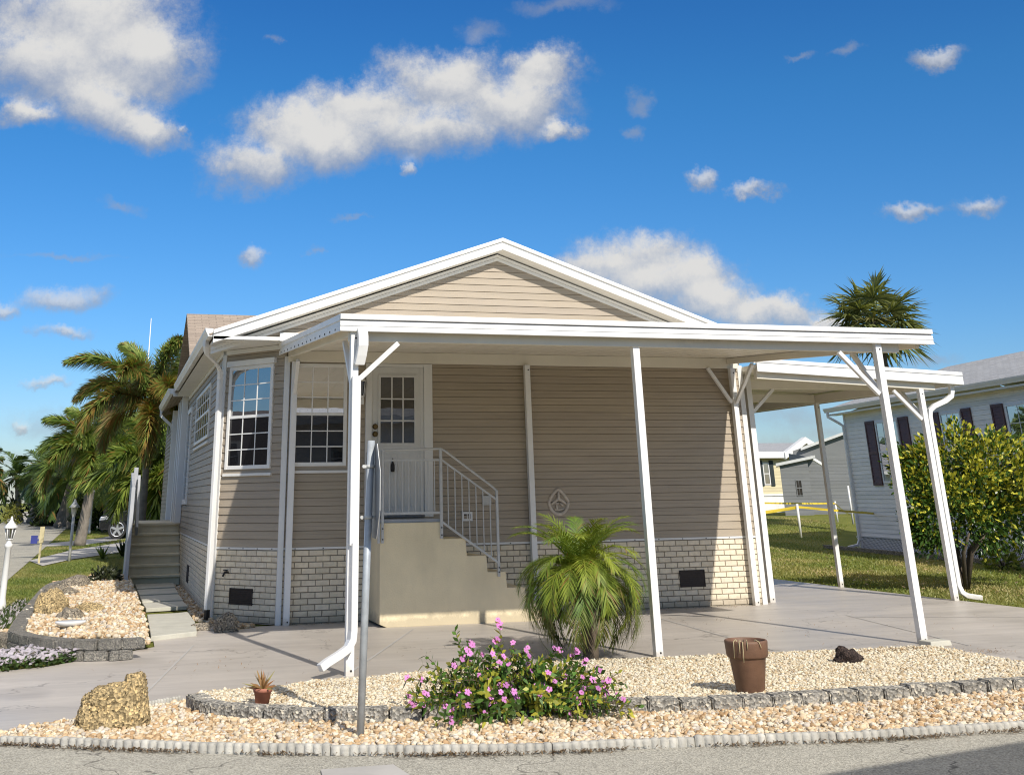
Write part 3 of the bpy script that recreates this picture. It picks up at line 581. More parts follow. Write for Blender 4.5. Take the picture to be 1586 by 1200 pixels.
# ------------------------------------------------------------------ side carport
sc_ = thing('side_carport', 'lower white carport along the far side of the tan home', 'carport', (12.3, 24, 0))
SX0, SX1, SY0, SY1 = 10.42, 14.27, 17.32, 31.0
def zs(x): return 3.735 + (3.56 - 3.735) * (x - 10.2) / (14.27 - 10.2)
r = MB(); r.hexa([(SX0, SY0 + .03, zs(SX0) - .11), (SX1 - .03, SY0 + .03, zs(SX1) - .11), (SX1 - .03, SY1, zs(SX1) - .11), (SX0, SY1, zs(SX0) - .11), (SX0, SY0 + .03, zs(SX0) - .03), (SX1 - .03, SY0 + .03, zs(SX1) - .03), (SX1 - .03, SY1, zs(SX1) - .03), (SX0, SY1, zs(SX0) - .03)])
for k in range(1, 34):
    y = SY0 + (SY1 - SY0) * k / 34; r.hexa([(SX0 + .05, y - .006, zs(SX0 + .05) - .117), (SX1 - .05, y - .006, zs(SX1 - .05) - .117), (SX1 - .05, y + .006, zs(SX1 - .05) - .117), (SX0 + .05, y + .006, zs(SX0 + .05) - .117), (SX0 + .05, y - .006, zs(SX0 + .05) - .1), (SX1 - .05, y - .006, zs(SX1 - .05) - .1), (SX1 - .05, y + .006, zs(SX1 - .05) - .1), (SX0 + .05, y + .006, zs(SX0 + .05) - .1)])
r.build('roof', M['pan'], sc_)
g = MB()
for (o, zt, zb) in ((.02, .02, -.04), (.004, -.04, -.055), (.014, -.055, -.19)):
    g.hexa([(10.24 if o else 0, SY0 - o, zs(10.24) + zb), (SX1, SY0 - o, zs(SX1) + zb), (SX1, SY0 + .028, zs(SX1) + zb), (10.24, SY0 + .028, zs(10.24) + zb), (10.24, SY0 - o, zs(10.24) + zt), (SX1, SY0 - o, zs(SX1) + zt), (SX1, SY0 + .028, zs(SX1) + zt), (10.24, SY0 + .028, zs(10.24) + zt)])
g.build('front_fascia', M['white'], sc_, .003)
g = MB(); g.box(SX1 - .028, SX1 + .012, SY0 + .03, SY1, zs(SX1) - .19, zs(SX1) + .02); g.build('gutter', M['white'], sc_, .003)
b = MB(); b.hexa([(10.28, 17.42, 3.44), (13.75, 17.42, 3.285), (13.75, 17.50, 3.285), (10.28, 17.50, 3.44), (10.28, 17.42, 3.615), (13.75, 17.42, 3.46), (13.75, 17.50, 3.46), (10.28, 17.50, 3.615)]); b.build('beam', M['pan'], sc_, .006)
b = MB(); b.box(10.6, 13.40, 18.38, 18.46, 3.36, 3.50); b.build('beam', M['pan'], sc_, .006)
b = MB(); b.box(13.42, 13.50, 17.52, SY1 - .1, 3.30, 3.455); b.build('beam', M['pan'], sc_, .006)
b = MB(); b.box(10.6, 13.41, 20.62, 20.70, 3.31, 3.46); b.build('beam', M['pan'], sc_, .006)
post(sc_, 10.66, 18.42, 3.62, .10); post(sc_, 13.46, 17.46, 3.30, .09); post(sc_, 13.46, 20.66, 3.30, .08); post(sc_, 13.46, 30.0, 3.30, .08)
for p, q in (((10.72, 18.42, 2.98), (11.16, 18.42, 3.36)), ((13.40, 17.46, 2.80), (12.92, 17.46, 3.27)), ((13.46, 17.52, 2.85), (13.46, 18.0, 3.32))):
    m_ = MB(); m_.bar(p, q, .055, .055); m_.build('brace', M['white'], sc_, .005)
d = MB(); d.rtube([(14.12, 17.47, 3.40), (14.12, 17.47, 3.28), (14.09, 17.47, 3.19), (13.95, 17.47, 3.11), (13.70, 17.47, 3.02), (13.60, 17.47, 2.95), (13.575, 17.47, 2.85), (13.575, 17.47, .22), (13.60, 17.45, .12), (13.66, 17.42, .07), (13.86, 17.32, .035)], .075, .08, (0, 1, 0)); d.build('downspout', M['white'], sc_, .01)
pb = MB(); pb.hexa([(9.30, 12.62, .004), (9.62, 12.66, .004), (9.60, 12.86, .004), (9.29, 12.84, .004), (9.31, 12.63, .06), (9.61, 12.67, .06), (9.59, 12.85, .06), (9.30, 12.83, .06)]); 

# ------------------------------------------------------------------ entry steps
es = thing('entry_steps', 'cream painted entry steps with gray rail below the off-white door', 'steps', (4.9, 17.6, 0))
prof = [(3.79, 0.045), (3.79, 1.345), (4.71, 1.345), (4.725, 1.12), (5.07, 1.12), (5.085, .885), (5.38, .885), (5.395, .665), (5.67, .665), (5.685, .452), (5.96, .452), (5.975, .235), (6.25, .235), (6.265, 0.0), (3.9, 0.0)]
b = MB(); y0, y1 = 17.2, 18.118
fa = [b.V((x, y0, z)) for x, z in prof]; ba = [b.V((x, y1, z)) for x, z in prof]; b.face(fa); b.face(ba[::-1])
for k in range(len(prof)): b.face((fa[k], ba[k], ba[(k + 1) % len(prof)], fa[(k + 1) % len(prof)]))
b.build('step_block', M['stucco'], es, .008)
ld = MB(); ld.box(3.80, 4.70, 17.23, 18.11, 1.347, 1.385); ld.build('landing_mat', M['graywood'], es)
ra = MB(); yr = 17.22; s_ = .028
def sq(p, q, w=s_): ra.bar(p, q, w, w)
sq((3.82, yr - .04, 1.08), (3.82, yr - .04, 2.33), .035); sq((4.70, yr - .04, 1.12), (4.70, yr - .04, 2.35), .04); sq((5.56, yr - .04, .60), (5.56, yr - .04, 1.76), .035)
RB = yr - .04
ra.tube([(3.82, RB, 2.33), (4.60, RB, 2.345), (4.70, RB, 2.35), (4.78, RB, 2.31), (5.50, RB, 1.81), (5.56, RB, 1.755), (5.565, RB, 1.70)], .017, 8)
sq((3.82, RB, 2.19), (4.70, RB, 2.19)); sq((3.82, RB, 1.47), (4.70, RB, 1.47), .034); sq((4.70, RB, 2.20), (5.56, RB, 1.63), .026); sq((4.70, RB, 1.35), (5.56, RB, .78), .03)
for k in range(1, 9): x = 3.82 + .88 * k / 9; sq((x, RB, 1.47), (x, RB, 2.19), .014)
for k in range(1, 8): x = 4.70 + .86 * k / 8; z = 2.20 - .57 * k / 8; sq((x, RB, z - .85), (x, RB, z), .014)
XL = 3.80
for y in (17.20, 18.05): sq((XL - .03, y, 1.08), (XL - .03, y, 2.33), .034)
for z in (1.47, 2.19, 2.33): sq((XL - .03, 17.2, z), (XL - .03, 18.05, z), .026)
for k in range(1, 9): y = 17.2 + .85 * k / 9; sq((XL - .03, y, 1.47), (XL - .03, y, 2.19), .014)
ra.cm = 1
for x, z in ((3.82, 1.13), (3.82, 1.27), (4.70, 1.17), (4.70, 1.27), (5.56, .66), (5.56, .72)): ra.tube([(x, RB - .018, z), (x, RB - .026, z)], .011, 6)
ra.build('handrail', [M['railmetal'], M['hole']], es, .002)

# ------------------------------------------------------------------ side steps on the left
ss = thing('side_steps', 'beige side steps with gray plank rail along the left wall', 'steps', (1.1, 28, 0))
b = MB(); n = 6; rise = .2; pr = []
for k in range(n): pr += [(27.35 + .3 * k, rise * k), (27.35 + .3 * k, rise * (k + 1) - .04)]
pr += [(33.2, rise * n), (33.2, 0)]
fa = [b.V((.53, y, z)) for y, z in pr]; ba = [b.V((1.60, y, z)) for y, z in pr]; b.face(fa); b.face(ba[::-1])
for k in range(len(pr)): b.face((fa[k], ba[k], ba[(k + 1) % len(pr)], fa[(k + 1) % len(pr)]))
b.build('step_block', M['step'], ss)
for k in range(n): b = MB(); b.box(.52, 1.605, 27.29 + .3 * k, 27.68 + .3 * k, rise * (k + 1) - .045, rise * (k + 1) + .004); b.build('tread', M['step'], ss, .01)
b = MB(); b.hexa([(.44, 26.2, 0), (.50, 26.2, 0), (.50, 29.6, 0), (.44, 29.6, 0), (.44, 26.5, 1.95), (.50, 26.5, 1.95), (.50, 29.6, 2.3), (.44, 29.6, 2.3)]); b.build('side_panel', M['graywood'], ss, .006)
b = MB(); b.hexa([(.60, 27.9, .98), (.66, 27.9, .98), (.66, 29.5, 1.35), (.60, 29.5, 1.35), (.60, 27.7, 1.15), (.66, 27.7, 1.15), (.66, 29.5, 2.25), (.60, 29.5, 2.25)]); b.build('rail_board', M['graywood'], ss, .006)
for q in ((.50, .60, 29.62, 29.74, 0, 2.42), (.42, .50, 26.10, 26.18, 0, 1.95)): b = MB(); b.box(*q); b.build('newel_post', M['graywood'], ss, .008)

# ------------------------------------------------------------------ paving slabs of the walk
wl = [(208, 908, 268, 906), (212, 917, 271, 914), (216, 927, 276, 924), (220, 938, 283, 935), (226, 949, 291, 945)]
for k in range(4):
    a = wl[k]; c = wl[k + 1]; q = [G(a[0], a[1] + 1.2), G(a[2], a[3] + 1.2), G(c[2], c[3] - 1.0), G(c[0], c[1] - 1.0)]
    b = MB(); b.hexa([(p[0], p[1], 0.0) for p in q[::-1]] + [(p[0], p[1], .06) for p in q[::-1]])
    tag(b.build('paving_slab', M['slab'], bevel=.008), ['narrow cream paving slab touching the foot of the side steps', 'second cream paving slab counted down from the side steps', 'third cream paving slab counted down from the side steps', 'fourth cream paving slab, just above the big sunlit slab'][k], 'paving slab', 'slabs of the side walk')
q = [G(x, y, .06) for x, y in ((228, 951), (270, 949), (291, 947), (302, 962), (305, 977), (270, 981), (234, 985))]
b = MB(); tp = [b.V((p[0], p[1], .06)) for p in q]; bt = [b.V((p[0], p[1], 0)) for p in q]; b.face(tp)
for k in range(len(q)): b.face((tp[k], bt[k], bt[(k + 1) % len(q)], tp[(k + 1) % len(q)]))
tag(b.build('paving_slab', M['slab'], bevel=.008), 'large sunlit cream slab where the side walk meets the driveway', 'paving slab', 'slabs of the side walk')
tag(pb.build('splash_block', M['slab'], bevel=.008), 'small cream concrete block at foot of the right front carport post', 'concrete block')
#@@PART3
from mathutils import noise as mn
import bmesh
# ------------------------------------------------------------------ wall blocks, edging
def ico(sub):
    bm = bmesh.new(); bmesh.ops.create_icosphere(bm, subdivisions=sub, radius=1.0)
    v = np.array([x.co[:] for x in bm.verts]); f = np.array([[q.index for q in x.verts] for x in bm.faces]); bm.free(); return v, f
def block_mesh(name, L, D, H, seed, amp=.0045, mt='block'):
    bm = bmesh.new(); bmesh.ops.create_cube(bm, size=1)
    bmesh.ops.scale(bm, vec=(L, D, H), verts=bm.verts); bmesh.ops.translate(bm, vec=(0, 0, H / 2), verts=bm.verts)
    bmesh.ops.bevel(bm, geom=bm.edges[:], offset=.012, segments=2, affect='EDGES')
    bmesh.ops.subdivide_edges(bm, edges=[e for e in bm.edges if e.calc_length() > .06], cuts=5, use_grid_fill=True)
    for v in bm.verts:
        if v.co.z > .01:
            n = mn.noise_vector(v.co * 22 + Vector((seed * 7.1, 0, 0))) + mn.noise_vector(v.co * 55 + Vector((seed, 3, 0))) * .6
            k = 1.0 if v.co.y < -D * .3 else .35; v.co += n * amp * k
    me = bpy.data.meshes.new(name); bm.to_mesh(me); bm.free(); me.materials.append(M[mt])
    return me
def arc(pts, step):
    p = np.array(pts, float); d = np.r_[0, np.cumsum(np.hypot(*np.diff(p, axis=0).T))]
    s = np.arange(0, d[-1] - step * .6, step) + step / 2
    x = np.interp(s, d, p[:, 0]); y = np.interp(s, d, p[:, 1]); e = step * .5
    x0, y0, x1, y1 = (np.interp(s - e, d, p[:, 0]), np.interp(s - e, d, p[:, 1]), np.interp(s + e, d, p[:, 0]), np.interp(s + e, d, p[:, 1]))
    return list(zip(x, y, np.arctan2(y1 - y0, x1 - x0)))
def smooth(pts, n=3):
    p = np.array(pts, float)
    for _ in range(n):
        q = [p[0]]
        for a, b in zip(p[:-1], p[1:]): q += [.75 * a + .25 * b, .25 * a + .75 * b]
        p = np.array(q + [p[-1]])
    return p
WALLPX = [(289, 1098), (304, 1107), (335, 1113), (390, 1117), (435, 1121), (484, 1123), (566, 1122), (734, 1117), (924, 1109), (1060, 1106), (1144, 1103), (1288, 1095), (1423, 1084), (1586, 1073)]
WALL = GL(WALLPX) + [(9.4, 9.75)]; WALLS = smooth(WALL, 2)
bms = [block_mesh('front_wall_block_%d' % k, .258, .17, .115, k) for k in range(5)]
for k, (x, y, a) in enumerate(arc(WALLS, .268)):
    o = bpy.data.objects.new('edging_block', bms[k % 5]); COL.objects.link(o)
    o.location = (x - math.sin(a) * .075 + random.uniform(-.008, .008), y + math.cos(a) * .075 + random.uniform(-.008, .008), random.uniform(-.012, .004)); o.rotation_euler = (random.uniform(-.02, .02), random.uniform(-.02, .02), a + random.uniform(-.04, .04))
    tag(o, 'rough gray concrete block in the low wall along the front gravel bed', 'block', 'blocks edging the front gravel bed')
ed = smooth(EDGE[:9] + [(9.6, 8.42)], 2); n_sc = 8
def scallop(name, n):
    mb = MB(); mb.smooth = True; pit = .066
    for k in range(n):
        cx = (k - (n - 1) / 2) * pit; h = .062 + random.uniform(-.005, .005); rings = []
        for z, rr in ((-.02, 1), (h * .7, 1), (h * .92, .86), (h, .5)):
            rings.append([mb.V((cx + pit * .5 * rr * math.cos(t), .034 * rr * math.sin(t), z)) for t in [2 * PI * j / 10 for j in range(10)]])
        for a, b in zip(rings[:-1], rings[1:]):
            for j in range(10): mb.face((a[j], a[(j + 1) % 10], b[(j + 1) % 10], b[j]))
        mb.face(rings[-1])
    mb.smooth = False; L = n * pit / 2; mb.box(-L + .003, L - .003, -.017, .034, -.02, .056)
    me = bpy.data.meshes.new(name); me.from_pydata(mb.v, [], mb.f); me.polygons.foreach_set('use_smooth', mb.sm); me.materials.append(M['edging'])
    return me
scm = [scallop('scalloped_edging_%d' % k, n_sc) for k in range(3)]
for k, (x, y, a) in enumerate(arc(ed, n_sc * .066)):
    o = bpy.data.objects.new('scalloped_edging', scm[k % 3]); COL.objects.link(o); o.location = (x, y + .045, random.uniform(-.006, .006)); o.rotation_euler = (random.uniform(-.03, .03), random.uniform(-.01, .01), a + random.uniform(-.015, .015))
    tag(o, 'pale scalloped concrete edging piece between the road and front gravel', 'edging', 'scalloped edging along the road')
for k, (x, y, a) in enumerate(arc(GL([(205, 1099), (284, 1085)]), .26)):
    o = bpy.data.objects.new('scalloped_edging', scm[k % 3]); COL.objects.link(o); o.location = (x, y + .03, -.005); o.rotation_euler = (0, 0, a); o.scale = (.5, .8, .8)
    tag(o, 'short scalloped edging piece between driveway and gravel behind the big rock', 'edging', 'edging beside the driveway')
# left raised bed wall
LB_IN = [(14, 977), (30, 983), (47, 986), (79, 990), (121, 992), (170, 991), (200, 990), (234, 987)]
lbf = [tuple(G(x, y, .212)[:2]) for x, y in LB_IN]
lbs = [tuple(G(x, y, .212)[:2]) for x, y in [(14, 976), (24, 957), (38, 940), (55, 921), (66, 908), (81, 900.5), (106, 897), (140, 895)]]
lbm = [block_mesh('bed_wall_block_%d' % k, .265, .2, .108, 20 + k, .006, 'block2') for k in range(4)]
def course(path, z, off, shift, lab, step=.275):
    for k, (x, y, a) in enumerate(arc(path, step)):
        if k == 0 and shift: continue
        o = bpy.data.objects.new('bed_wall_block', lbm[(k + shift) % 4]); COL.objects.link(o)
        x -= math.cos(a) * shift * .137; y -= math.sin(a) * shift * .137
        o.location = (x - math.sin(a) * (.085 + off), y + math.cos(a) * (.085 + off), z); o.rotation_euler = (0, 0, a + random.uniform(-.05, .05))
        tag(o, lab, 'block', 'blocks of the left raised bed')
course(smooth(lbf, 2), .106, .0, 0, 'gray split-face block in the upper row facing the driveway, left raised bed')
course(smooth(lbf, 2), .0, -.02, 1, 'gray split-face block in the lower row facing the driveway, left raised bed')
course(smooth(lbs, 2)[::-1], .104, .0, 0, 'gray block in the curved lawn side of the left raised bed wall')
b = MB(); q = [G(-30, 1003), G(57, 1012), G(60, 1000), (G(-30, 993))]; b.hexa([(p[0], p[1], 0) for p in q] + [(p[0], p[1] + .03, .13) for p in q]); tag(b.build('coping_stone', M['grayrock'], bevel=.02), 'long weathered gray kerb stone beside the left raised bed corner', 'kerb stone')

# ------------------------------------------------------------------ gravel
def inside(px, py, poly):
    poly = np.asarray(poly); r = np.zeros(len(px), bool); j = len(poly) - 1
    for i in range(len(poly)):
        xi, yi = poly[i]; xj, yj = poly[j]
        c = ((yi > py) != (yj > py)) & (px < (xj - xi) * (py - yi) / (yj - yi + 1e-12) + xi); r ^= c; j = i
    return r
def scatter(poly, n):
    p = np.asarray(poly); lo = p.min(0); hi = p.max(0); out = np.zeros((0, 2))
    while len(out) < n:
        q = lo + (hi - lo) * rng.random((n, 2)); out = np.vstack([out, q[inside(q[:, 0], q[:, 1], p)]])
    return out[:n]
PAL = np.array([(.65, .53, .37), (.69, .61, .47), (.57, .41, .24), (.72, .67, .55), (.46, .31, .17), (.64, .49, .31), (.62, .56, .48), (.70, .59, .41)])
PAL2 = np.array([(.66, .585, .43), (.72, .66, .52), (.59, .49, .33), (.69, .63, .48), (.50, .39, .24), (.74, .69, .57)])
def gravel(name, label, polys, n, size, pal, zf, sub, flat=.7, sheetz=True, dark=None):
    P = []; A = []
    tot = sum(abs(sum(p[i - 1][0] * p[i][1] - p[i][0] * p[i - 1][1] for i in range(len(p)))) for p in polys)
    for p in polys:
        a = abs(sum(p[i - 1][0] * p[i][1] - p[i][0] * p[i - 1][1] for i in range(len(p)))); P.append(scatter(p, int(n * a / tot)))
    P = np.vstack(P); n = len(P); bv, bf = ico(sub); k = len(bv)
    s = size[0] + (size[1] - size[0]) * rng.random(n) ** 1.8; sc = s[:, None] * np.stack([.8 + .5 * rng.random(n), .65 + .4 * rng.random(n), flat * (.7 + .5 * rng.random(n))], 1)
    v = bv[None] * (1 + .22 * rng.standard_normal((n, k, 1)).clip(-1.2, 1.2)) * sc[:, None]
    ax = rng.uniform(-.5, .5, n); v = np.stack([v[..., 0], v[..., 1] * np.cos(ax)[:, None] - v[..., 2] * np.sin(ax)[:, None], v[..., 1] * np.sin(ax)[:, None] + v[..., 2] * np.cos(ax)[:, None]], -1)
    t = rng.uniform(0, 2 * PI, n); c, si = np.cos(t)[:, None], np.sin(t)[:, None]
    v = np.stack([v[..., 0] * c - v[..., 1] * si, v[..., 0] * si + v[..., 1] * c, v[..., 2]], -1)
    z = zf(P[:, 0], P[:, 1]) + rng.uniform(-.2, .75, n) * s
    v[..., 0] += P[:, 0:1]; v[..., 1] += P[:, 1:2]; v[..., 2] += z[:, None]
    col = pal[rng.integers(0, len(pal), n)] * rng.uniform(.78, 1.15, (n, 1))
    f = (bf[None] + (np.arange(n) * k)[:, None, None]).reshape(-1, 3); mi = np.zeros(len(f), int)
    V = v.reshape(-1, 3); Cc = np.repeat(col, k, 0)
    # the sand the stones lie on
    from mathutils.geometry import delaunay_2d_cdt
    for p in polys:
        p = np.asarray(p); base = len(V); lo = p.min(0); hi = p.max(0); gx_, gy_ = np.meshgrid(np.arange(lo[0], hi[0], .22), np.arange(lo[1], hi[1], .22)); q = np.c_[gx_.ravel(), gy_.ravel()]; q = q[inside(q[:, 0], q[:, 1], p)]
        vs_, _, fs_, *_ = delaunay_2d_cdt([Vector(t) for t in np.vstack([p, q])], [], [list(range(len(p)))], 1, 1e-5)
        vs_ = np.array([t[:] for t in vs_]); V = np.vstack([V, np.c_[vs_, zf(vs_[:, 0], vs_[:, 1]) - .006]]); Cc = np.vstack([Cc, np.ones((len(vs_), 3))])
        tri = np.array([[t[0], t[k], t[k + 1]] for t in fs_ for k in range(1, len(t) - 1)]) + base
        f = np.vstack([f, tri]); mi = np.r_[mi, np.ones(len(tri), int)]
    o = arrays(name, V, f, Cc, [M['stone'], M['gravelbase']], None, mi, smooth=(sub > 1)); tag(o, label, 'gravel', kind='stuff'); return o
wal = [tuple(p) for p in WALLS]
strip = GL([(-40, 1146), (0, 1137), (113, 1116), (200, 1101), (284, 1087), (290, 1096)]) + wal + [(9.5, 8.46)] + [(x, y + .06) for x, y in EDGE[:9]][::-1]
gravel('gravel', 'coarse cream and orange river pebbles in the strip along the road', [strip], 21000, (.011, .028), PAL, lambda x, y: 0.012 + 0 * x, 2)
wa = np.array(WALLS)
def bedz(x, y):
    yw = np.interp(x, wa[:, 0], wa[:, 1]); return .015 + .07 * np.clip(1 - (y - yw) / 2.2, 0, 1)
inner = [(p[0] + (.10 if i < 6 else 0), p[1] + .13) for i, p in enumerate(wal) if i > 2]
bed = [(.92, 11.93)] + inner + [(9.3, 10.4)] + [p for p in drive_front[4:]][::-1]
bed = [(x, y - .015) if y > 11.6 else (x, y) for x, y in bed]
gravel('gravel', 'fine pale crushed stone filling the raised front bed', [bed], 76000, (.010, .022), PAL2, bedz, 1)
lbed = [tuple(G(x, y, .165)[:2]) for x, y in [(26, 975), (48, 983), (79, 986.5), (121, 988.5), (170, 987.5), (232, 983), (227, 952), (213, 925), (205, 908), (199, 890), (150, 891), (106, 899.5), (83, 903), (69, 911), (58, 924), (42, 942), (30, 958)]]
def lz(x, y): return .165 - .12 * np.clip((x - .2) / .5, 0, 1) * np.clip((22 - y) / 4, 0, 1)
gravel('gravel', 'cream and orange pebbles filling the left raised bed', [lbed], 9000, (.02, .045), PAL, lz, 1)
gravel('gravel', 'loose brown pebbles between the side walk and house wall', [GL([(284, 910), (311, 945), (322, 963), (300, 962), (291, 945), (268, 908)])], 900, (.02, .04), PAL * .75, lambda x, y: .01 + 0 * x, 1)
gravel('gravel', 'loose brown pebbles at the foot of the chamfered bay', [GL([(322, 963), (375, 966), (395, 972), (345, 979), (318, 976)])], 420, (.015, .04), PAL * .7, lambda x, y: .012 + 0 * x, 2)
gravel('gravel', 'pebbles behind the long gray kerb stone', [GL([(-20, 993), (57, 1001), (34, 985), (0, 984), (-20, 985)])], 900, (.02, .04), PAL, lambda x, y: .05 + 0 * x, 1)

# ------------------------------------------------------------------ rocks
def rock(name, label, c, size, seed, mat, amp=.22, sub=4, fr=1.6, flatb=True, sq=0.0, parent=None, fine=.05):
    v, f = ico(sub); w = v.copy()
    if sq: w = np.sign(w) * np.abs(w) ** (1 - sq); 
    for i, p in enumerate(v):
        q = Vector(p) * fr + Vector((seed * 3.7, seed * 1.3, 0)); d = mn.fractal(q, 1.0, 2.2, 4) * amp + mn.noise(q * 7) * fine
        w[i] *= 1 + d
    w[:, 2] = np.where(w[:, 2] < -.25, -.25, w[:, 2]); w = (w + [0, 0, .25]) * [size[0] / 2, size[1] / 2, size[2] / 1.25]
    o = arrays(name, w + np.array(c), f, np.ones((len(w), 3)), M[mat], parent, smooth=False); tag(o, label, 'rock'); return o
v, f = ico(6); bw = []
for p in v:
    q = np.sign(p) * np.abs(p) ** .55; x, y, z = q; top = (z + .8) / 1.8
    k = 1 - .18 * max(0, top); hgt = .29 + .09 * (x * .5 + .5) + .05 * (1 if (x > .35) else 0)
    d = mn.fractal(Vector(p) * 2.3 + Vector((5, 1, 0)), 1.0, 2.1, 5) * .07; vo = mn.voronoi(Vector(p) * 5.5)[0][0]; d -= .16 * max(0, .42 - vo); vo2 = mn.voronoi(Vector(p) * 13)[0][0]; d -= .10 * max(0, .4 - vo2); d += mn.noise(Vector(p) * 30) * .025
    bw.append(((x * .30 * k) * (1 + d * 1.8), (y * .22 * k) * (1 + d * 1.8), max(0, (z + .75) / 1.7 * hgt * (1 + d))))
rk_ = arrays('boulder', np.array(bw) + np.array((.175, 10.84, -.03)), f, np.ones((len(v), 3)), M['coquina']); tag(rk_, 'big pitted tan coquina boulder between the driveway and the road', 'rock')
rock('lava_rock', 'dark reddish lava rock alone on the pale front gravel', (7.62, 11.75, .03), (.30, .22, .13), 3, 'lava', .34, 4)
def rk2(lab, px, py, w, h, seed, mat='grayrock', z=.155, d=None, amp=.22): P = G(px, py, z); return rock('rock', lab, (P[0], P[1], z - .02), (w, d or w * .8, h), seed, mat, amp, 4)
rk2('upright tan boulder at the lawn edge of the left raised bed', 78, 952, .48, .34, 5, 'coquina', amp=.38)
rk2('flat gray rock lying behind the upright tan boulder', 92, 922, .62, .18, 7)
rk2('gray rock at the back of the left raised bed, near the lawn', 118, 909, .6, .22, 9)
rk2('mottled rock above the white stone plate in the left bed', 108, 960, .36, .18, 11)
rk2('low tan rock in the middle of the left raised bed', 137, 948, .5, .14, 13, 'coquina', amp=.3)
rk2('small brown rock against the bay skirting below the vent', 350, 976, .32, .24, 15, 'grayrock', .02, amp=.35)
P = G(109, 967, .22); b = MB(); b.lathe((P[0], P[1], .2), [(0, 0), (.12, .0), (.2, .05), (.19, .065), (.0, .05)], 18, 1, .7); tag(b.build('stone_plate', M['white']), 'white shallow stone plate in front of the mottled rock', 'stone plate')
rock('rock', 'flat gray stones beside the bay downspout foot', (1.42, 18.0, 0), (.5, .22, .09), 17, 'grayrock', .2, 3)

# ------------------------------------------------------------------ pots
pt = thing('clay_pot', 'large empty brown clay pot standing on the front gravel', 'plant pot', (5.545, 10.10, .035))
b = MB(); b.lathe((5.545, 10.10, .035), [(0, .0), (.122, .0), (.131, .012), (.178, .308), (.182, .314), (.196, .318), (.203, .328), (.212, .428), (.212, .442), (.205, .45), (.192, .45), (.187, .44), (.18, .35), (.0, .34)], 48, .88, .88); b.build('pot_body', M['brownpot'], pt)
b = MB(); b.lathe((5.545, 10.10, .035), [(0, .375), (.12, .38), (.186, .368)], 24, .88, .88); b.build('soil', M['soil'], pt)
b = MB()
for k in range(5):
    a = -1.9 + random.uniform(-.75, .75); r0 = .20; c_, s_ = math.cos(a), math.sin(a); l = random.uniform(.03, .15); P0 = Vector((5.545, 10.10, .035)); j = random.uniform(-.02, .02)
    b.tube([P0 + Vector((c_ * .12, s_ * .12, .39)), P0 + Vector((c_ * .163, s_ * .163, .465)), P0 + Vector((c_ * .192 + j, s_ * .192, .45)), P0 + Vector((c_ * .196 + j * 2, s_ * .196, .44 - l))], .0035, 4)
for k in range(14): a = random.uniform(0, 6.3); P0 = Vector((5.545 + .12 * math.cos(a), 10.10 + .12 * math.sin(a), .41)); b.tube([P0, P0 + Vector((random.uniform(-.08, .08), random.uniform(-.05, .05), random.uniform(.0, .05)))], .003, 4)
b.build('dry_vine', M['woodpost'], pt)

# ------------------------------------------------------------------ leaf accumulators
class Leaves:
    def __init__(s): s.v = []; s.c = []
    def add(s, base, d, side, L, w, droop, col, wp=(.35, 1.0, .06), mid=.45):
        base = np.atleast_2d(base); n = max(len(base), len(np.atleast_2d(d))); base = np.broadcast_to(base, (n, 3))
        d = np.broadcast_to(d, (n, 3)); side = np.broadcast_to(side, (n, 3)); L = np.broadcast_to(L, n)[:, None]; w = np.broadcast_to(w, n)[:, None] * .5; droop = np.broadcast_to(droop, n)[:, None]
        dn = np.array([0, 0, -1.0]); m = base + d * L * mid + dn * droop * L * mid ** 2; t = base + d * L + dn * droop * L
        s.v.append(np.stack([base - side * w * wp[0], base + side * w * wp[0], m + side * w * wp[1], m - side * w * wp[1], t + side * w * wp[2], t - side * w * wp[2]], 1).reshape(-1, 3))
        s.c.append(np.repeat(np.broadcast_to(col, (n, 3)), 6, 0))
    def build(s, name, mat, parent=None):
        v = np.vstack(s.v); c = np.vstack(s.c); n = len(v) // 6
        q = np.array([[0, 1, 2, 3], [3, 2, 4, 5]]); f = (q[None] + (np.arange(n) * 6)[:, None, None]).reshape(-1, 4)
        return arrays(name, v, f, c, M[mat], parent)
def unit(v): return v / (np.linalg.norm(v, axis=-1, keepdims=True) + 1e-9)
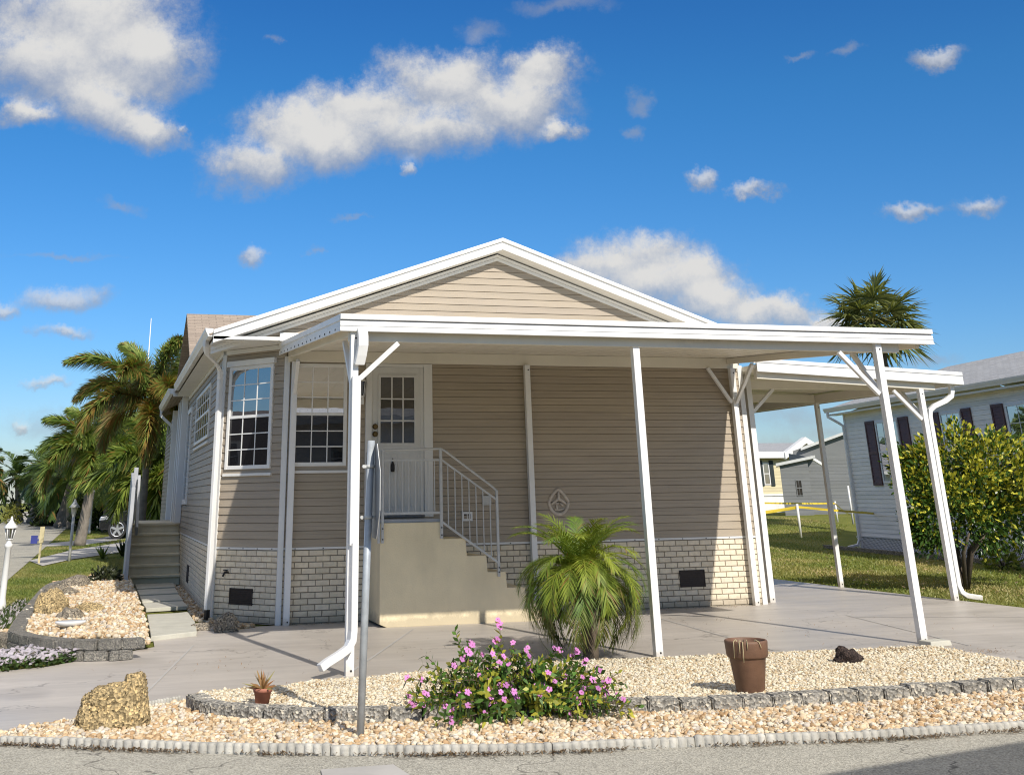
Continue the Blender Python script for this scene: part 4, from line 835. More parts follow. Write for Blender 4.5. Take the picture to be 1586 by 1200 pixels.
def frond(L, base, az, el0, length, droop, nl, ll, lw, c1, c2, plum=False, brown=0.0, cb=(.30, .16, .045), ldroop=.35, vee=.25, width=.03, pw=1.3, start=.12):
    K = 24; t = np.linspace(0, 1, K); el = el0 - droop * t ** pw
    h = np.array([math.cos(az), math.sin(az), 0.0]); T = np.cos(el)[:, None] * h + np.sin(el)[:, None] * np.array([0, 0, 1.0])
    P = np.array(base) + np.vstack([np.zeros(3), np.cumsum((T[1:] + T[:-1]) / 2 * (length / (K - 1)), 0)])
    S = np.array([-math.sin(az), math.cos(az), 0.0]); 
    c1 = np.array(c1); c2 = np.array(c2); cb = np.array(cb)
    tt = np.clip(np.linspace(start, 1.0, nl) + rng.uniform(-.01, .01, nl), 0, 1)
    Pi = np.stack([np.interp(tt, t, P[:, k]) for k in range(3)], 1); Ti = unit(np.stack([np.interp(tt, t, T[:, k]) for k in range(3)], 1)); U = np.cross(np.broadcast_to(S, Ti.shape), Ti); U = np.where(U[:, 2:3] < 0, -U, U)
    prof = np.sin(PI * (.1 + .86 * tt)) ** .55
    reps = 4 if plum else 2
    for r in range(reps):
        if plum: ph = rng.uniform(0, 2 * PI, nl)
        else: ph = (0 if r == 0 else PI) + (vee if r == 0 else -vee) + rng.uniform(-.18, .18, nl)
        ang = np.radians(62 - 34 * tt) + rng.uniform(-.12, .12, nl)
        rad = np.cos(ph)[:, None] * S + np.sin(ph)[:, None] * U
        d = unit(Ti * np.cos(ang)[:, None] + rad * np.sin(ang)[:, None]); sd = unit(np.cross(d, U if not plum else Ti))
        mixv = rng.random((nl, 1)); col = c1 * (1 - mixv) + c2 * mixv
        if brown > 0: bm_ = (rng.random((nl, 1)) < brown) * rng.uniform(.5, 1, (nl, 1)); col = col * (1 - bm_) + cb * bm_
        L.add(Pi + Ti * rng.uniform(-.01, .01, (nl, 1)) * length, d, sd, ll * prof * rng.uniform(.85, 1.1, nl), lw * rng.uniform(.8, 1.1, nl), ldroop * rng.uniform(.6, 1.3, nl), col)
    # rachis
    seg = np.arange(0, K - 1, 2); d = P[np.minimum(seg + 2, K - 1)] - P[seg]; ln = np.linalg.norm(d, axis=1); d = d / ln[:, None]
    for sd in (S, np.array([0, 0, 1.0])): L.add(P[seg], d, sd, ln, width * (1.1 - .8 * t[seg]), 0.0, c2 * .9 if brown < .4 else cb * .8, wp=(1, .95, .9))
def trunk(parent, pts, radii, mat='trunk', n=12, rings=True):
    p = smooth([tuple(q) for q in pts], 2) if len(pts) > 2 else np.array(pts, float)
    K = max(10, int(np.linalg.norm(np.array(pts[-1]) - np.array(pts[0])) / .16)); s = np.linspace(0, 1, K); d = np.r_[0, np.cumsum(np.linalg.norm(np.diff(p, axis=0), axis=1))]; d /= d[-1]
    pp = np.stack([np.interp(s, d, p[:, k]) for k in range(3)], 1); rr = np.interp(s, np.linspace(0, 1, len(radii)), radii)
    b = MB(); b.tube([tuple(q) for q in pp], [r * (1.06 if k % 2 else .96) if rings else r for k, r in enumerate(rr)], n); return b.build('trunk', M[mat], parent)

# potted succulent
sp = thing('potted_succulent', 'small terracotta pot with a spiky orange succulent at the left bed end', 'potted plant', (1.40, 10.95, .08))
b = MB(); b.lathe((1.40, 10.95, .08), [(0, 0), (.055, 0), (.073, .10), (.08, .10), (.082, .13), (.072, .13), (.068, .11), (0, .11)], 24); b.build('pot_body', M['terracotta'], sp)
L = Leaves(); n = 46; az = rng.uniform(0, 2 * PI, n); el = rng.uniform(.25, 1.45, n); d = np.stack([np.cos(az) * np.cos(el), np.sin(az) * np.cos(el), np.sin(el)], 1); sd = unit(np.cross(d, rng.standard_normal((n, 3))))
cc = np.array([(.42, .25, .12), (.34, .16, .07), (.30, .27, .10)])[rng.integers(0, 3, n)]
L.add(np.array([1.40, 10.95, .19]) + d * .015, d, sd, rng.uniform(.10, .20, n), .022, .15, cc, wp=(.8, 1, .05)); L.build('leaves', 'leafwax', sp)

# sign post
sg = thing('sign_post', 'galvanised steel pole carrying an octagonal sign seen edge on', 'road sign', (1.99, 9.69, 0))
b = MB(); top = Vector((2.055, 9.69, 2.13)); bot = Vector((1.99, 9.69, -.05)); b.tube([bot, top], .030, 16); b.build('pole', M['steel'], sg)
def pole(z): return bot + (top - bot) * ((z + .05) / 2.18)
u = Vector((math.sin(math.radians(5.5)), math.cos(math.radians(5.5)), 0)); nrm = Vector((-u.y, u.x, 0)); c = pole(1.745) - nrm * .045
b = MB(); pts = [c + (u * math.cos(PI / 8 + k * PI / 4) + Vector((0, 0, 1)) * math.sin(PI / 8 + k * PI / 4)) * .385 for k in range(8)]
i = [b.V(p + nrm * .002) for p in pts]; j = [b.V(p - nrm * .002) for p in pts]; b.face(i[::-1]); b.cm = 1; b.face(j); b.cm = 2
for k in range(8): b.face((i[k], i[(k + 1) % 8], j[(k + 1) % 8], j[k]))
b.build('sign_plate', [M['darksteel'], M['redsign'], M['white']], sg)
for z in (1.93, 1.545):
    b = MB(); p = pole(z); b.tube([p - Vector((0, 0, .012)), p + Vector((0, 0, .012))], .035, 14); b.bar(p + Vector((-.055, 0, 0)), p + Vector((.05, 0, 0)), .012, .022); b.tube([p + Vector((-.055, -.012, 0)), p + Vector((-.055, .012, 0))], .014, 8); b.build('clamp', M['railmetal'], sg)

# ------------------------------------------------------------------ pygmy palm in the bed
pp = thing('pygmy_palm', 'bushy green pygmy date palm beside the entry steps', 'palm', (5.30, 13.15, 0))
tb = MB(); cen = np.array([5.235, 13.15, .84])
trunk(pp, [(5.30, 13.15, -.02), (5.30, 13.15, .4), tuple(cen)], [.085, .09, .08], 'darktrunk')
L = Leaves()
for k in range(64):
    az = 2 * PI * k / 64 * 25.03 + rng.uniform(-.25, .25); q = k / 63; el = 1.45 - 1.15 * q + rng.uniform(-.12, .12); ln = (.86 if k < 22 else .74) + .18 * q + rng.uniform(-.08, .08)
    yel = rng.random()
    frond(L, cen + np.array([math.cos(az), math.sin(az), 0]) * .05, az, el, ln, (1.25 if k < 22 else 1.8) + 1.0 * q, 54, .23, .0105, (.09 + .09 * yel, .175 + .07 * yel, .025), (.21 + .14 * yel, .31 + .08 * yel, .055), False, .03 + .08 * q, ldroop=.30, vee=.3, width=.02)
for k in range(30):
    az = rng.uniform(0, 2 * PI); frond(L, cen - np.array([0, 0, .12]), az, .35 + rng.uniform(-.3, .2), rng.uniform(.85, 1.1), 2.7, 40, .21, .010, (.08, .12, .025), (.19, .22, .05), False, .22, cb=(.26, .19, .09), ldroop=.5, vee=.1, width=.018)
L.build('crown', 'leaf', pp)

# ------------------------------------------------------------------ flowering bush over the wall
fbh = thing('flowering_bush', 'low periwinkle bush with pink flowers spilling over the block wall', 'bush', (3.35, 10.15, 0))
L = Leaves(); FL = Leaves(); stems = MB()
def stem(b0, tip, leafn, big=.07, yel=.2, sag=.1, fl=1, dark=0):
    b0 = np.array(b0); tip = np.array(tip); mid = (b0 + tip) / 2 + np.array([0, 0, sag]) + rng.uniform(-.04, .04, 3)
    t = np.linspace(0, 1, 9)[:, None]; P = (1 - t) ** 2 * b0 + 2 * t * (1 - t) * mid + t ** 2 * tip
    stems.tube([tuple(p) for p in P[::2]], [.005, .0045, .004, .0035, .003], 4, False)
    s = np.linspace(.25, 1, leafn)[:, None]; Q = (1 - s) ** 2 * b0 + 2 * s * (1 - s) * mid + s ** 2 * tip; n = leafn
    ax = unit(tip - mid)
    for side in (0, PI):
        a = np.arange(n) * PI / 2 + side + rng.uniform(-.4, .4, n); e1 = unit(np.cross(ax, [0.1, 0.2, 1.0])); e2 = np.cross(ax, e1)
        d = unit(np.cos(a)[:, None] * e1 + np.sin(a)[:, None] * e2 + ax * .5 + np.array([0, 0, .25])); sd = unit(np.cross(d, ax + rng.standard_normal((n, 3)) * .25))
        yy = (rng.random((n, 1)) < yel) * rng.uniform(.4, 1, (n, 1)); g1 = np.array([.075, .15, .028]) * rng.uniform(.5, 1.9, (n, 1)); col = g1 * (1 - yy) + np.array([.56, .52, .07]) * yy
        if dark: col = col * .6 + np.array([.05, .02, .035]) * .4
        L.add(Q, d, sd, big * rng.uniform(.6, 1.1, n), big * .42, .15, col, wp=(.3, 1, .15))
    for q in range(fl):
        c0 = tip + rng.uniform(-.03, .03, 3) * (q > 0) + np.array([0, -.01, .012]); nz = unit(np.array([rng.uniform(-.4, .4), -.75 + rng.uniform(-.3, .3), .6])); e1 = unit(np.cross(nz, [1, 0, .1])); e2 = np.cross(nz, e1)
        a0 = rng.uniform(0, 6); a = a0 + np.arange(5) * 2 * PI / 5; d = unit(np.cos(a)[:, None] * e1 + np.sin(a)[:, None] * e2 + nz * .12); sd = unit(np.cross(d, nz))
        pk = np.array([.66, .27, .60]) * rng.uniform(.75, 1.25) + np.array([.05, .0, .05]) * rng.random()
        FL.add(np.broadcast_to(c0, (5, 3)), d, sd, .026 * rng.uniform(.8, 1.15), .022, .0, np.broadcast_to(pk, (5, 3)), wp=(.25, 1, .75), mid=.6)
        FL.add(c0 + nz * .002, e1, e2, .007, .007, 0, (.45, .03, .2), wp=(.7, 1, .6))
for k in range(215):
    r = math.sqrt(rng.random()); a = rng.uniform(0, 2 * PI); bx, by = 3.35 + .35 * r * math.cos(a), 10.22 + .18 * r * math.sin(a)
    tx = 3.36 + rng.uniform(-.86, .90); dxn = abs(tx - 3.36) / .93; ty = 10.12 + rng.uniform(-.58, .36); fr_ = (10.15 - ty) / .5
    tz = .05 + (.335 + rng.uniform(-.15, .13)) * math.sqrt(max(0, 1 - dxn ** 2 * .9)) * (1 - .55 * max(0, fr_)); 
    if ty < 9.9: tz = rng.uniform(.05, .26)
    stem((bx, by, .05), (tx, ty, tz), int(rng.integers(9, 14)), .075, .20 + .5 * rng.random() * (rng.random() < .6), .10, 1 if rng.random() < .36 else 0, rng.random() < .1)
for tx, ty, tz, n_, fl, yl in ((2.97, 10.45, .62, 16, 0, .35), (2.72, 10.5, .44, 12, 0, .3), (3.34, 10.35, .66, 13, 4, .25), (3.09, 10.4, .52, 11, 2, .4), (3.05, 10.35, .40, 11, 2, .2), (3.62, 10.45, .46, 12, 0, .1), (2.50, 10.15, .14, 9, 2, .4), (2.62, 10.1, .20, 9, 2, .4), (4.22, 10.35, .28, 9, 2, .3), (4.10, 10.3, .36, 10, 2, .2), (4.02, 10.3, .42, 10, 2, .2), (4.50, 10.55, .22, 5, 0, .8), (3.3, 10.3, .55, 11, 2, .5), (4.28, 10.4, .16, 8, 2, .3)):
    stem((3.3 + (tx - 3.3) * .55, 10.2, .08), (tx, ty, tz), n_, .07, yl, .05, fl)
stems.build('stems', M['darktrunk'], fbh); L.build('foliage', 'leaf', fbh); FL.build('blossoms', 'petal', fbh)

# white flowering ground cover, left
L = Leaves(); poly = GL([(-30, 1046), (0, 1042), (76, 1034), (168, 1014), (150, 1010), (100, 1014), (58, 1017), (0, 1024), (-30, 1027)])
P = scatter(poly, 1700); n = len(P); az = rng.uniform(0, 2 * PI, n); el = rng.uniform(.1, 1.2, n); d = np.stack([np.cos(az) * np.cos(el), np.sin(az) * np.cos(el), np.sin(el)], 1)
L.add(np.c_[P, rng.uniform(0, .10, n)], d, unit(np.cross(d, rng.standard_normal((n, 3)))), rng.uniform(.03, .06, n), .03, .2, np.array([.05, .09, .02]) * rng.uniform(.5, 1.8, (n, 1)), wp=(.4, 1, .2))
P = scatter(poly, 900); n = len(P); az = rng.uniform(0, 2 * PI, n); d = np.stack([np.cos(az), np.sin(az), rng.uniform(-.2, .6, n)], 1)
L.add(np.c_[P, rng.uniform(.06, .14, n)], unit(d), unit(np.cross(d, [0, -.6, 1.0])), rng.uniform(.03, .05, n), .04, 0, np.array([.55, .50, .56]) * rng.uniform(.7, 1.1, (n, 1)), wp=(.8, 1, .6))
tag(L.build('ground_cover', 'leaf'), 'white flowering ground cover below the left raised bed wall', 'ground cover', kind='stuff')
L = Leaves(); poly = GL([(-5, 975), (8, 975), (45, 935), (32, 932), (0, 950)])
P = scatter(poly, 700); n = len(P); d = unit(np.c_[rng.standard_normal((n, 2)) * .6, np.ones(n)]); L.add(np.c_[P, np.zeros(n)], d, unit(np.cross(d, rng.standard_normal((n, 3)))), rng.uniform(.06, .14, n), .035, .2, np.where(rng.random((n, 1)) < .3, np.array([[.55, .5, .52]]), np.array([[.06, .09, .025]])) * rng.uniform(.6, 1.3, (n, 1)))
tag(L.build('ground_cover', 'leaf'), 'speckled white flowers in grass on the lawn side of the bed', 'ground cover', kind='stuff')

# dry debris along the road edge and in the gravel
L = Leaves(); e = smooth(EDGE[:9], 2); d_ = np.r_[0, np.cumsum(np.hypot(*np.diff(e, axis=0).T))]; n = 3600; s = rng.random(n) * d_[-1]; keep = np.sin(s * 2.1) + np.sin(s * 5.7 + 1) + rng.normal(0, .8, n) > -.4; s = s[keep]; n = len(s)
P = np.c_[np.interp(s, d_, e[:, 0]), np.interp(s, d_, e[:, 1]) - np.abs(rng.normal(0, .05, n)) + .015, rng.uniform(.003, .02, n)]; az = rng.uniform(0, 2 * PI, n); d = np.stack([np.cos(az), np.sin(az), rng.uniform(0, .4, n)], 1)
L.add(P, unit(d), unit(np.cross(d, [0, 0, 1.0])), rng.uniform(.015, .06, n), .009, 0, np.array([.17, .105, .05]) * rng.uniform(.4, 1.6, (n, 1)))
for cx, cy, rx, ry, m_ in ((5.3, 13.4, 1.0, .5, 60), (4.0, 14.5, 2.5, 1.5, 70), (10.0, 14.5, 2.5, 2.0, 70), (1.2, 14, 1.2, 1.0, 50), (7.5, 15.5, 2.5, 1.5, 60), (9.2, 17.9, .9, .15, 70), (3.1, 18.0, .5, .1, 40), (8.6, 12.4, .7, .12, 320), (9.5, 11.9, .3, .25, 120), (6.4, 11.2, .8, .3, 200), (7.6, 10.9, .5, .2, 140), (2.2, 12.1, .6, .3, 160), (1.7, 11.4, .5, .3, 120), (4.9, 11.5, .5, .4, 160), (4.6, 9.3, .7, .25, 160), (6.4, 9.0, .8, .2, 220), (1.6, 10.0, .7, .25, 160), (5.6, 12.5, .6, .2, 120)):
    P = np.c_[rng.normal(cx, rx * .5, m_), rng.normal(cy, ry * .5, m_)]; zz = np.where(P[:, 1] > 12.85, .012, bedz(P[:, 0], P[:, 1]) + .012); az = rng.uniform(0, 2 * PI, m_); d = np.stack([np.cos(az), np.sin(az), rng.uniform(.1, 1.0, m_)], 1)
    L.add(np.c_[P, zz], unit(d), unit(np.cross(d, [0.1, 0, 1.0])), rng.uniform(.02, .07, m_), .006, .3, np.array([.30, .17, .07]) * rng.uniform(.5, 1.4, (m_, 1)))
tag(L.build('dry_debris', 'leaf'), 'dry brown leaves and grass bits along the edging and gravel', 'dry debris', kind='stuff')
#@@PART4
# ------------------------------------------------------------------ palms along the left street
GA, GB = (.030, .065, .016), (.11, .155, .035)
def feather_palm(name, label, px, py_base, Y, py_top, nf, fl, nl, ll, lw, brown, r0=.16, plum=True, lean=0.0, group=None, c1=GA, c2=GB, els=(1.35, -.35), droop=(1.0, 1.6)):
    b = OY(px, py_base, Y); base = np.array([b[0], Y, 0.0]); tp = OY(px, py_top, Y); top = np.array([b[0] + lean, Y, tp[2]])
    t = thing(name, label, 'palm tree', tuple(base), group)
    trunk(t, [tuple(base), tuple((base + top) / 2 + np.array([lean * .1, 0, 0])), tuple(top)], [r0 * 1.25, r0, r0 * .85, r0 * .6], 'trunk')
    L = Leaves()
    for k in range(nf):
        q = k / max(1, nf - 1); az = k * 2.399 + rng.uniform(-.25, .25); el = els[0] + (els[1] - els[0]) * q + rng.uniform(-.12, .12)
        bq = brown * (.15 + 1.2 * q)
        frond(L, top + np.array([0, 0, rng.uniform(-.1, .15)]), az, el, fl * rng.uniform(.85, 1.1), droop[0] + (droop[1] - droop[0]) * q, nl, ll, lw, c1, c2, plum, bq, ldroop=.25, width=.05)
    L.build('crown', 'leaf', t); return t
feather_palm('foxtail_palm', 'tall foxtail palm with browning fronds rising behind the side steps', 219, 812, 36, 630, 16, 2.75, 170, .60, .05, .48, .11, c1=(.075, .14, .025), c2=(.30, .36, .085), els=(1.42, .2), droop=(1.1, 2.0))
feather_palm('foxtail_palm', 'shorter foxtail palm with gray trunk between the lamp posts', 124, 832, 52, 700, 18, 2.9, 90, .75, .075, .15, .2, lean=.3, c1=(.065, .13, .02), c2=(.27, .33, .07), els=(1.35, .1), droop=(1.0, 1.9))
pA = feather_palm('palm', 'pale trunked palm standing far down the side street', 99, 803, 92, 742, 14, 3.6, 34, 1.1, .16, .25, .42, lean=.6)
for k, (px, pb, Y, pt, lab, ln) in enumerate(((186, 812, 68, 716, 'leafy green palm standing behind the black car', 2.6), (163, 806, 74, 725, 'slim palm behind the front of the black car', 2.8), (238, 812, 44, 730, 'low palm seen through the porch of the side steps', 2.2), (205, 812, 66, 700, 'dark palm trunk close left of the tall foxtail palm', 2.3))):
    feather_palm('palm', lab, px, pb, Y, pt, 16, ln * 1.15, 60, .8, .085, .05, .15, plum=(k != 1), c1=(.06, .12, .018), c2=(.27, .33, .06))
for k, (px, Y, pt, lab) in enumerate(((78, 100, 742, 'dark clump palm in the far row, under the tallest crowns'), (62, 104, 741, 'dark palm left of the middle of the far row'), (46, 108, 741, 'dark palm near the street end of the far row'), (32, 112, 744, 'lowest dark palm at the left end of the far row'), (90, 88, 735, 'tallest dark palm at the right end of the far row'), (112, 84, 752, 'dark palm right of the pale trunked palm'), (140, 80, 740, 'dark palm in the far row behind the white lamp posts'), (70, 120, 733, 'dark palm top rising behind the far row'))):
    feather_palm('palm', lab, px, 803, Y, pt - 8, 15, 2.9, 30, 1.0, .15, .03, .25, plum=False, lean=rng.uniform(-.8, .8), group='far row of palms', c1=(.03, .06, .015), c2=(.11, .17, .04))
feather_palm('palm', 'green and orange palm cut by the left edge of the picture', -38, 800, 70, 735, 12, 1.6, 30, .5, .09, .4, .14)
def shrub(name, label, c, r, n, ls, c1, c2, cat='shrub', mat='leaf', stem=True, group=None, yel=0.0, cy=(.4, .36, .05)):
    t = thing(name, label, cat, (c[0], c[1], c[2]), group); L = Leaves(); c = np.array(c, float); r = np.array(r, float)
    k = 16; cl = rng.standard_normal((k, 3)); cl = unit(cl) * rng.uniform(.35, .8, (k, 1)); cl[:, 2] = np.abs(cl[:, 2]) * .9 + .1
    i = rng.integers(0, k, n); p = cl[i] + unit(rng.standard_normal((n, 3))) * rng.uniform(.15, .38, (n, 1)); p[:, 2] = np.clip(p[:, 2], .02, None)
    d = unit(p * [1, 1, .6] + rng.standard_normal((n, 3)) * .55 + [0, 0, .25]); sd = unit(np.cross(d, rng.standard_normal((n, 3))))
    m = rng.random((n, 1)); col = np.array(c1) * (1 - m) + np.array(c2) * m; y = (rng.random((n, 1)) < yel * np.clip(p[:, 2:3] * 1.5, .1, 1.3)) * rng.uniform(.5, 1, (n, 1)); col = col * (1 - y) + np.array(cy) * y
    L.add(c + p * r, d, sd, ls * rng.uniform(.6, 1.2, n), ls * .42, .1, col, wp=(.35, 1, .15))
    if stem:
        b = MB()
        for q in cl[:9]: b.tube([tuple(c), tuple(c + q * r * .45 + [0, 0, .05]), tuple(c + q * r * .9)], [.035 * r[0], .022 * r[0], .008 * r[0]], 6)
        b.build('stems', M['darktrunk'], t)
    L.build('foliage', mat, t); return t
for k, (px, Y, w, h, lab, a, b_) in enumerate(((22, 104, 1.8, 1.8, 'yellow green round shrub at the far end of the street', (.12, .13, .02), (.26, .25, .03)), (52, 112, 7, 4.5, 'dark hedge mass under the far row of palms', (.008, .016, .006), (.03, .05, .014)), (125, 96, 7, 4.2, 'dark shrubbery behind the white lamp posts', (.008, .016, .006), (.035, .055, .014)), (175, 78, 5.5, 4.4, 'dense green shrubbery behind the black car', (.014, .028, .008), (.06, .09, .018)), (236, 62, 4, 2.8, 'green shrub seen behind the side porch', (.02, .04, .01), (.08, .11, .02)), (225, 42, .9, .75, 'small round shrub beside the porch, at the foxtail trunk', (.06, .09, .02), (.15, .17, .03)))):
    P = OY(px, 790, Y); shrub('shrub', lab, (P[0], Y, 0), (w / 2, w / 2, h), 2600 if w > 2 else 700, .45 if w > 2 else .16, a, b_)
def agave(px, py, r, n, lab, c):
    P = G(px, py); t = Leaves(); az = np.arange(n) * 2.4; el = rng.uniform(.35, 1.4, n); d = np.stack([np.cos(az) * np.cos(el), np.sin(az) * np.cos(el), np.sin(el)], 1)
    t.add(P + d * .03, d, unit(np.cross(d, np.stack([-np.sin(az), np.cos(az), 0 * az], 1) @ np.eye(3) + [0, 0, .01]) * 0 + np.stack([-np.sin(az), np.cos(az), 0 * az], 1)), r * rng.uniform(.7, 1.1, n), r * .16, .1, np.array(c) * rng.uniform(.6, 1.4, (n, 1)), wp=(.8, 1, .03)); tag(t.build('agave', 'leafwax'), lab, 'agave')
agave(158, 866, .5, 22, 'green agave rosette beside the neighbour driveway', (.10, .15, .04)); agave(190, 862, .6, 26, 'dark agave rosette close to the side steps rail', (.02, .035, .012))
P = G(128, 899); shrub('shrub', 'dark low shrub at the back corner of the left raised bed', (.02, 26.4, .1), (.45, .4, .34), 700, .10, (.01, .016, .008), (.05, .06, .02))

# ------------------------------------------------------------------ lamp posts, signs and mast
def lamp(label, x, y, h, s=1.0):
    t = thing('lamp_post', label, 'lamp post', (x, y, 0), 'lamp posts along the side street'); b = MB()
    b.lathe((x, y, 0), [(.10 * s, 0), (.10 * s, .1), (.07 * s, .2), (.062 * s, h - .62 * s), (.085 * s, h - .60 * s), (.085 * s, h - .55 * s), (.055 * s, h - .52 * s), (.05 * s, h - .46 * s)], 14); b.build('post', M['white'], t)
    b = MB(); z = h - .46 * s
    for k in range(6): a = k * PI / 3; c_, s_ = math.cos(a), math.sin(a); b.tube([(x + .07 * s * c_, y + .07 * s * s_, z), (x + .115 * s * c_, y + .115 * s * s_, z + .24 * s)], .010 * s, 5)
    b.lathe((x, y, z), [(0, -.01), (.08 * s, 0), (.08 * s, .02), (0, .02)], 6); b.lathe((x, y, z + .24 * s), [(.15 * s, 0), (.15 * s, .02), (.06 * s, .12 * s), (.03 * s, .17 * s), (.012, .24 * s), (0, .24 * s)], 6); b.build('lantern_frame', M['white'], t)
    b = MB(); b.lathe((x, y, z), [(.06 * s, .02), (.103 * s, .24 * s)], 6); b.build('glass_shade', M['glass'], t)
P = G(1, 946); lamp('white lantern lamp post nearest the camera, at the left edge of the picture', P[0], P[1], OY(11, 801, P[1])[2], .78)
P = G(128, 843); lamp('white lamp post in front of the gray palm trunk', P[0], P[1], 1.75, .8)
P = G(138, 826); lamp('white lamp post with the pointed lantern left of the black car', P[0], P[1], 2.35, .9)
P = G(107, 868); b = MB(); b.tube([(P[0], P[1], -.05), (P[0], P[1], 1.25)], .045, 10); b.lathe((P[0], P[1], 1.25), [(.05, 0), (.11, .26), (.17, .27), (.06, .40), (.02, .5), (0, .5)], 6); tag(b.build('lamp_post', M['railmetal']), 'gray lamp post on the near lawn by the neighbour driveway', 'lamp post', 'lamp posts along the side street')
P = G(60, 872); t = thing('marker_post', 'pale wooden post with a small blue plate beside the street', 'post', (P[0], P[1], 0)); b = MB(); b.box(P[0] - .03, P[0] + .03, P[1] - .03, P[1] + .03, 0, .62); b.box(P[0] - .065, P[0] + .065, P[1] - .05, P[1] + .05, .55, 1.0); b.build('post', M['woodpost'], t); b = MB(); b.box(P[0] - .30, P[0] - .11, P[1] - .03, P[1] - .01, .54, .76); b.box(P[0] - .12, P[0] - .03, P[1] - .02, P[1] - .005, .62, .66); b.build('plate', M['blue'], t)
b = MB(); q = OY(219, 700, 46); b.tube([(q[0], 46, 0), (q[0], 46, 4), (q[0] - .05, 46, 8.25)], [.04, .03, .014], 8); tag(b.build('mast', M['white']), 'thin white mast standing above the tall foxtail palm', 'mast')

# ------------------------------------------------------------------ black car on the neighbour drive
cy0 = 60.0; cx0 = OY(153, 815, cy0)[0]
car = thing('parked_car', 'black car parked nose out on the neighbour drive, mostly hidden by the side steps', 'car', (cx0 + 2.2, cy0 + .95, 0))
prof = [(0.05, .42), (0.0, .75), (.06, 1.02), (.5, 1.16), (1.25, 1.26), (1.95, 1.86), (2.4, 1.96), (3.9, 1.95), (4.45, 1.35), (4.55, .9), (4.5, .42)]
b = MB()
for y0_, y1_, ins in ((cy0, cy0 + 1.85, 0),):
    A = [b.V((cx0 + x, y0_ + (.12 if z > 1.3 else 0), z)) for x, z in prof]; B = [b.V((cx0 + x, y1_ - (.12 if z > 1.3 else 0), z)) for x, z in prof]
    b.face(A); b.face(B[::-1])
    for k in range(len(prof)): b.face((A[k], B[k], B[(k + 1) % len(prof)], A[(k + 1) % len(prof)]))
b.build('body', M['carpaint'], car, .05, 3)
b = MB(); b.poly([(cx0 + 1.42, cy0 + .085, 1.33), (cx0 + 2.0, cy0 + .11, 1.80), (cx0 + 2.75, cy0 + .11, 1.82), (cx0 + 2.75, cy0 + .085, 1.33)]); b.poly([(cx0 + 2.85, cy0 + .085, 1.33), (cx0 + 2.85, cy0 + .11, 1.82), (cx0 + 3.8, cy0 + .11, 1.80), (cx0 + 3.9, cy0 + .085, 1.36)]); b.build('side_window', M['glass'], car)
b = MB(); b.poly([(cx0 + 1.27, cy0 + .2, 1.30), (cx0 + 1.27, cy0 + 1.65, 1.30), (cx0 + 1.9, cy0 + 1.55, 1.83), (cx0 + 1.9, cy0 + .3, 1.83)]); b.build('windshield', M['glass'], car)
for y in (cy0 - .004, cy0 + 1.4): b = MB(); b.hexa([(cx0 - .01, y, .82), (cx0 + .42, y, .86), (cx0 + .42, y + .45, .86), (cx0 - .01, y + .45, .82), (cx0 + .04, y, .98), (cx0 + .4, y, 1.03), (cx0 + .4, y + .45, 1.03), (cx0 + .04, y + .45, .98)]); b.build('headlight', M['alloy'], car, .02)
for wx in (.85, 3.65):
    for wy in (cy0 - .02, cy0 + 1.68):
        b = MB(); b.tube([(cx0 + wx, wy, .43), (cx0 + wx, wy + .22, .43)], .43, 28); wh = b.build('wheel', M['rubber'], car, .03)
        b = MB(); f_ = wy - .012
        for k in range(5):
            a = k * 2 * PI / 5 + .3; b.bar((cx0 + wx, f_, .43), (cx0 + wx + .29 * math.cos(a), f_, .43 + .29 * math.sin(a)), .10, .03, up=(0, 1, 0))
        b.tube([(cx0 + wx, f_ + .01, .43), (cx0 + wx, f_ - .02, .43)], .07, 12); ring = [(cx0 + wx + .3 * math.cos(t_), f_, .43 + .3 * math.sin(t_)) for t_ in [2 * PI * j / 24 for j in range(25)]]; b.tube(ring, .022, 6); b.build('rim', M['alloy'], wh)

# ------------------------------------------------------------------ shrub on the right
rb = thing('large_shrub', 'large yellow-green shrub in front of the white house with maroon shutters', 'shrub', (15.15, 19.35, 0))
b = MB(); ends = []
for k in range(9):
    a = k * .7 + .2; r = .2 + .12 * random.random(); p1 = Vector((15.15 + .06 * math.cos(a), 19.35 + .06 * math.sin(a), 0)); p2 = p1 + Vector((r * math.cos(a) * .8, r * math.sin(a) * .8, .55 + .2 * random.random())); p3 = p2 + Vector((.55 * math.cos(a) + .15, .5 * math.sin(a), .6)); p4 = p3 + Vector((.35 * math.cos(a), .3 * math.sin(a), .5)); b.tube([p1, p2, p2 + (p3 - p2) * .55], [.045, .034, .014], 7); ends += [p3, p4]
b.build('stems', M['darktrunk'], rb)
L = Leaves(); n = 17000; k = 46; cl = []
while len(cl) < k:
    u3 = rng.uniform(-1, 1, 3)
    if np.linalg.norm(u3) < 1: cl.append(u3 * [1.75, 1.15, .76] + [15.95, 19.45, 1.76])
cl += [np.array(q) for q in ((15.45, 19.2, 2.62), (14.35, 19.1, 1.35), (14.25, 19.1, 1.15), (16.9, 19.2, 2.3), (16.2, 19.0, 2.4), (14.6, 19.2, 1.9), (14.75, 19.2, 2.25), (14.45, 19.2, .85), (14.3, 19.15, 1.0), (14.6, 19.3, .9), (15.5, 19.1, 1.0), (15.0, 19.2, 1.0), (15.7, 19.2, .8), (16.5, 19.2, .9), (16.0, 19.3, 1.0))]; cl = np.array(cl); k = len(cl)
cl = cl[(cl[:, 2] > .62 - .0)]; k = len(cl); i = rng.integers(0, k, n); off = unit(rng.standard_normal((n, 3))) * (rng.uniform(.10, .40, (n, 1))); p = cl[i] + off * [1, .9, .85]
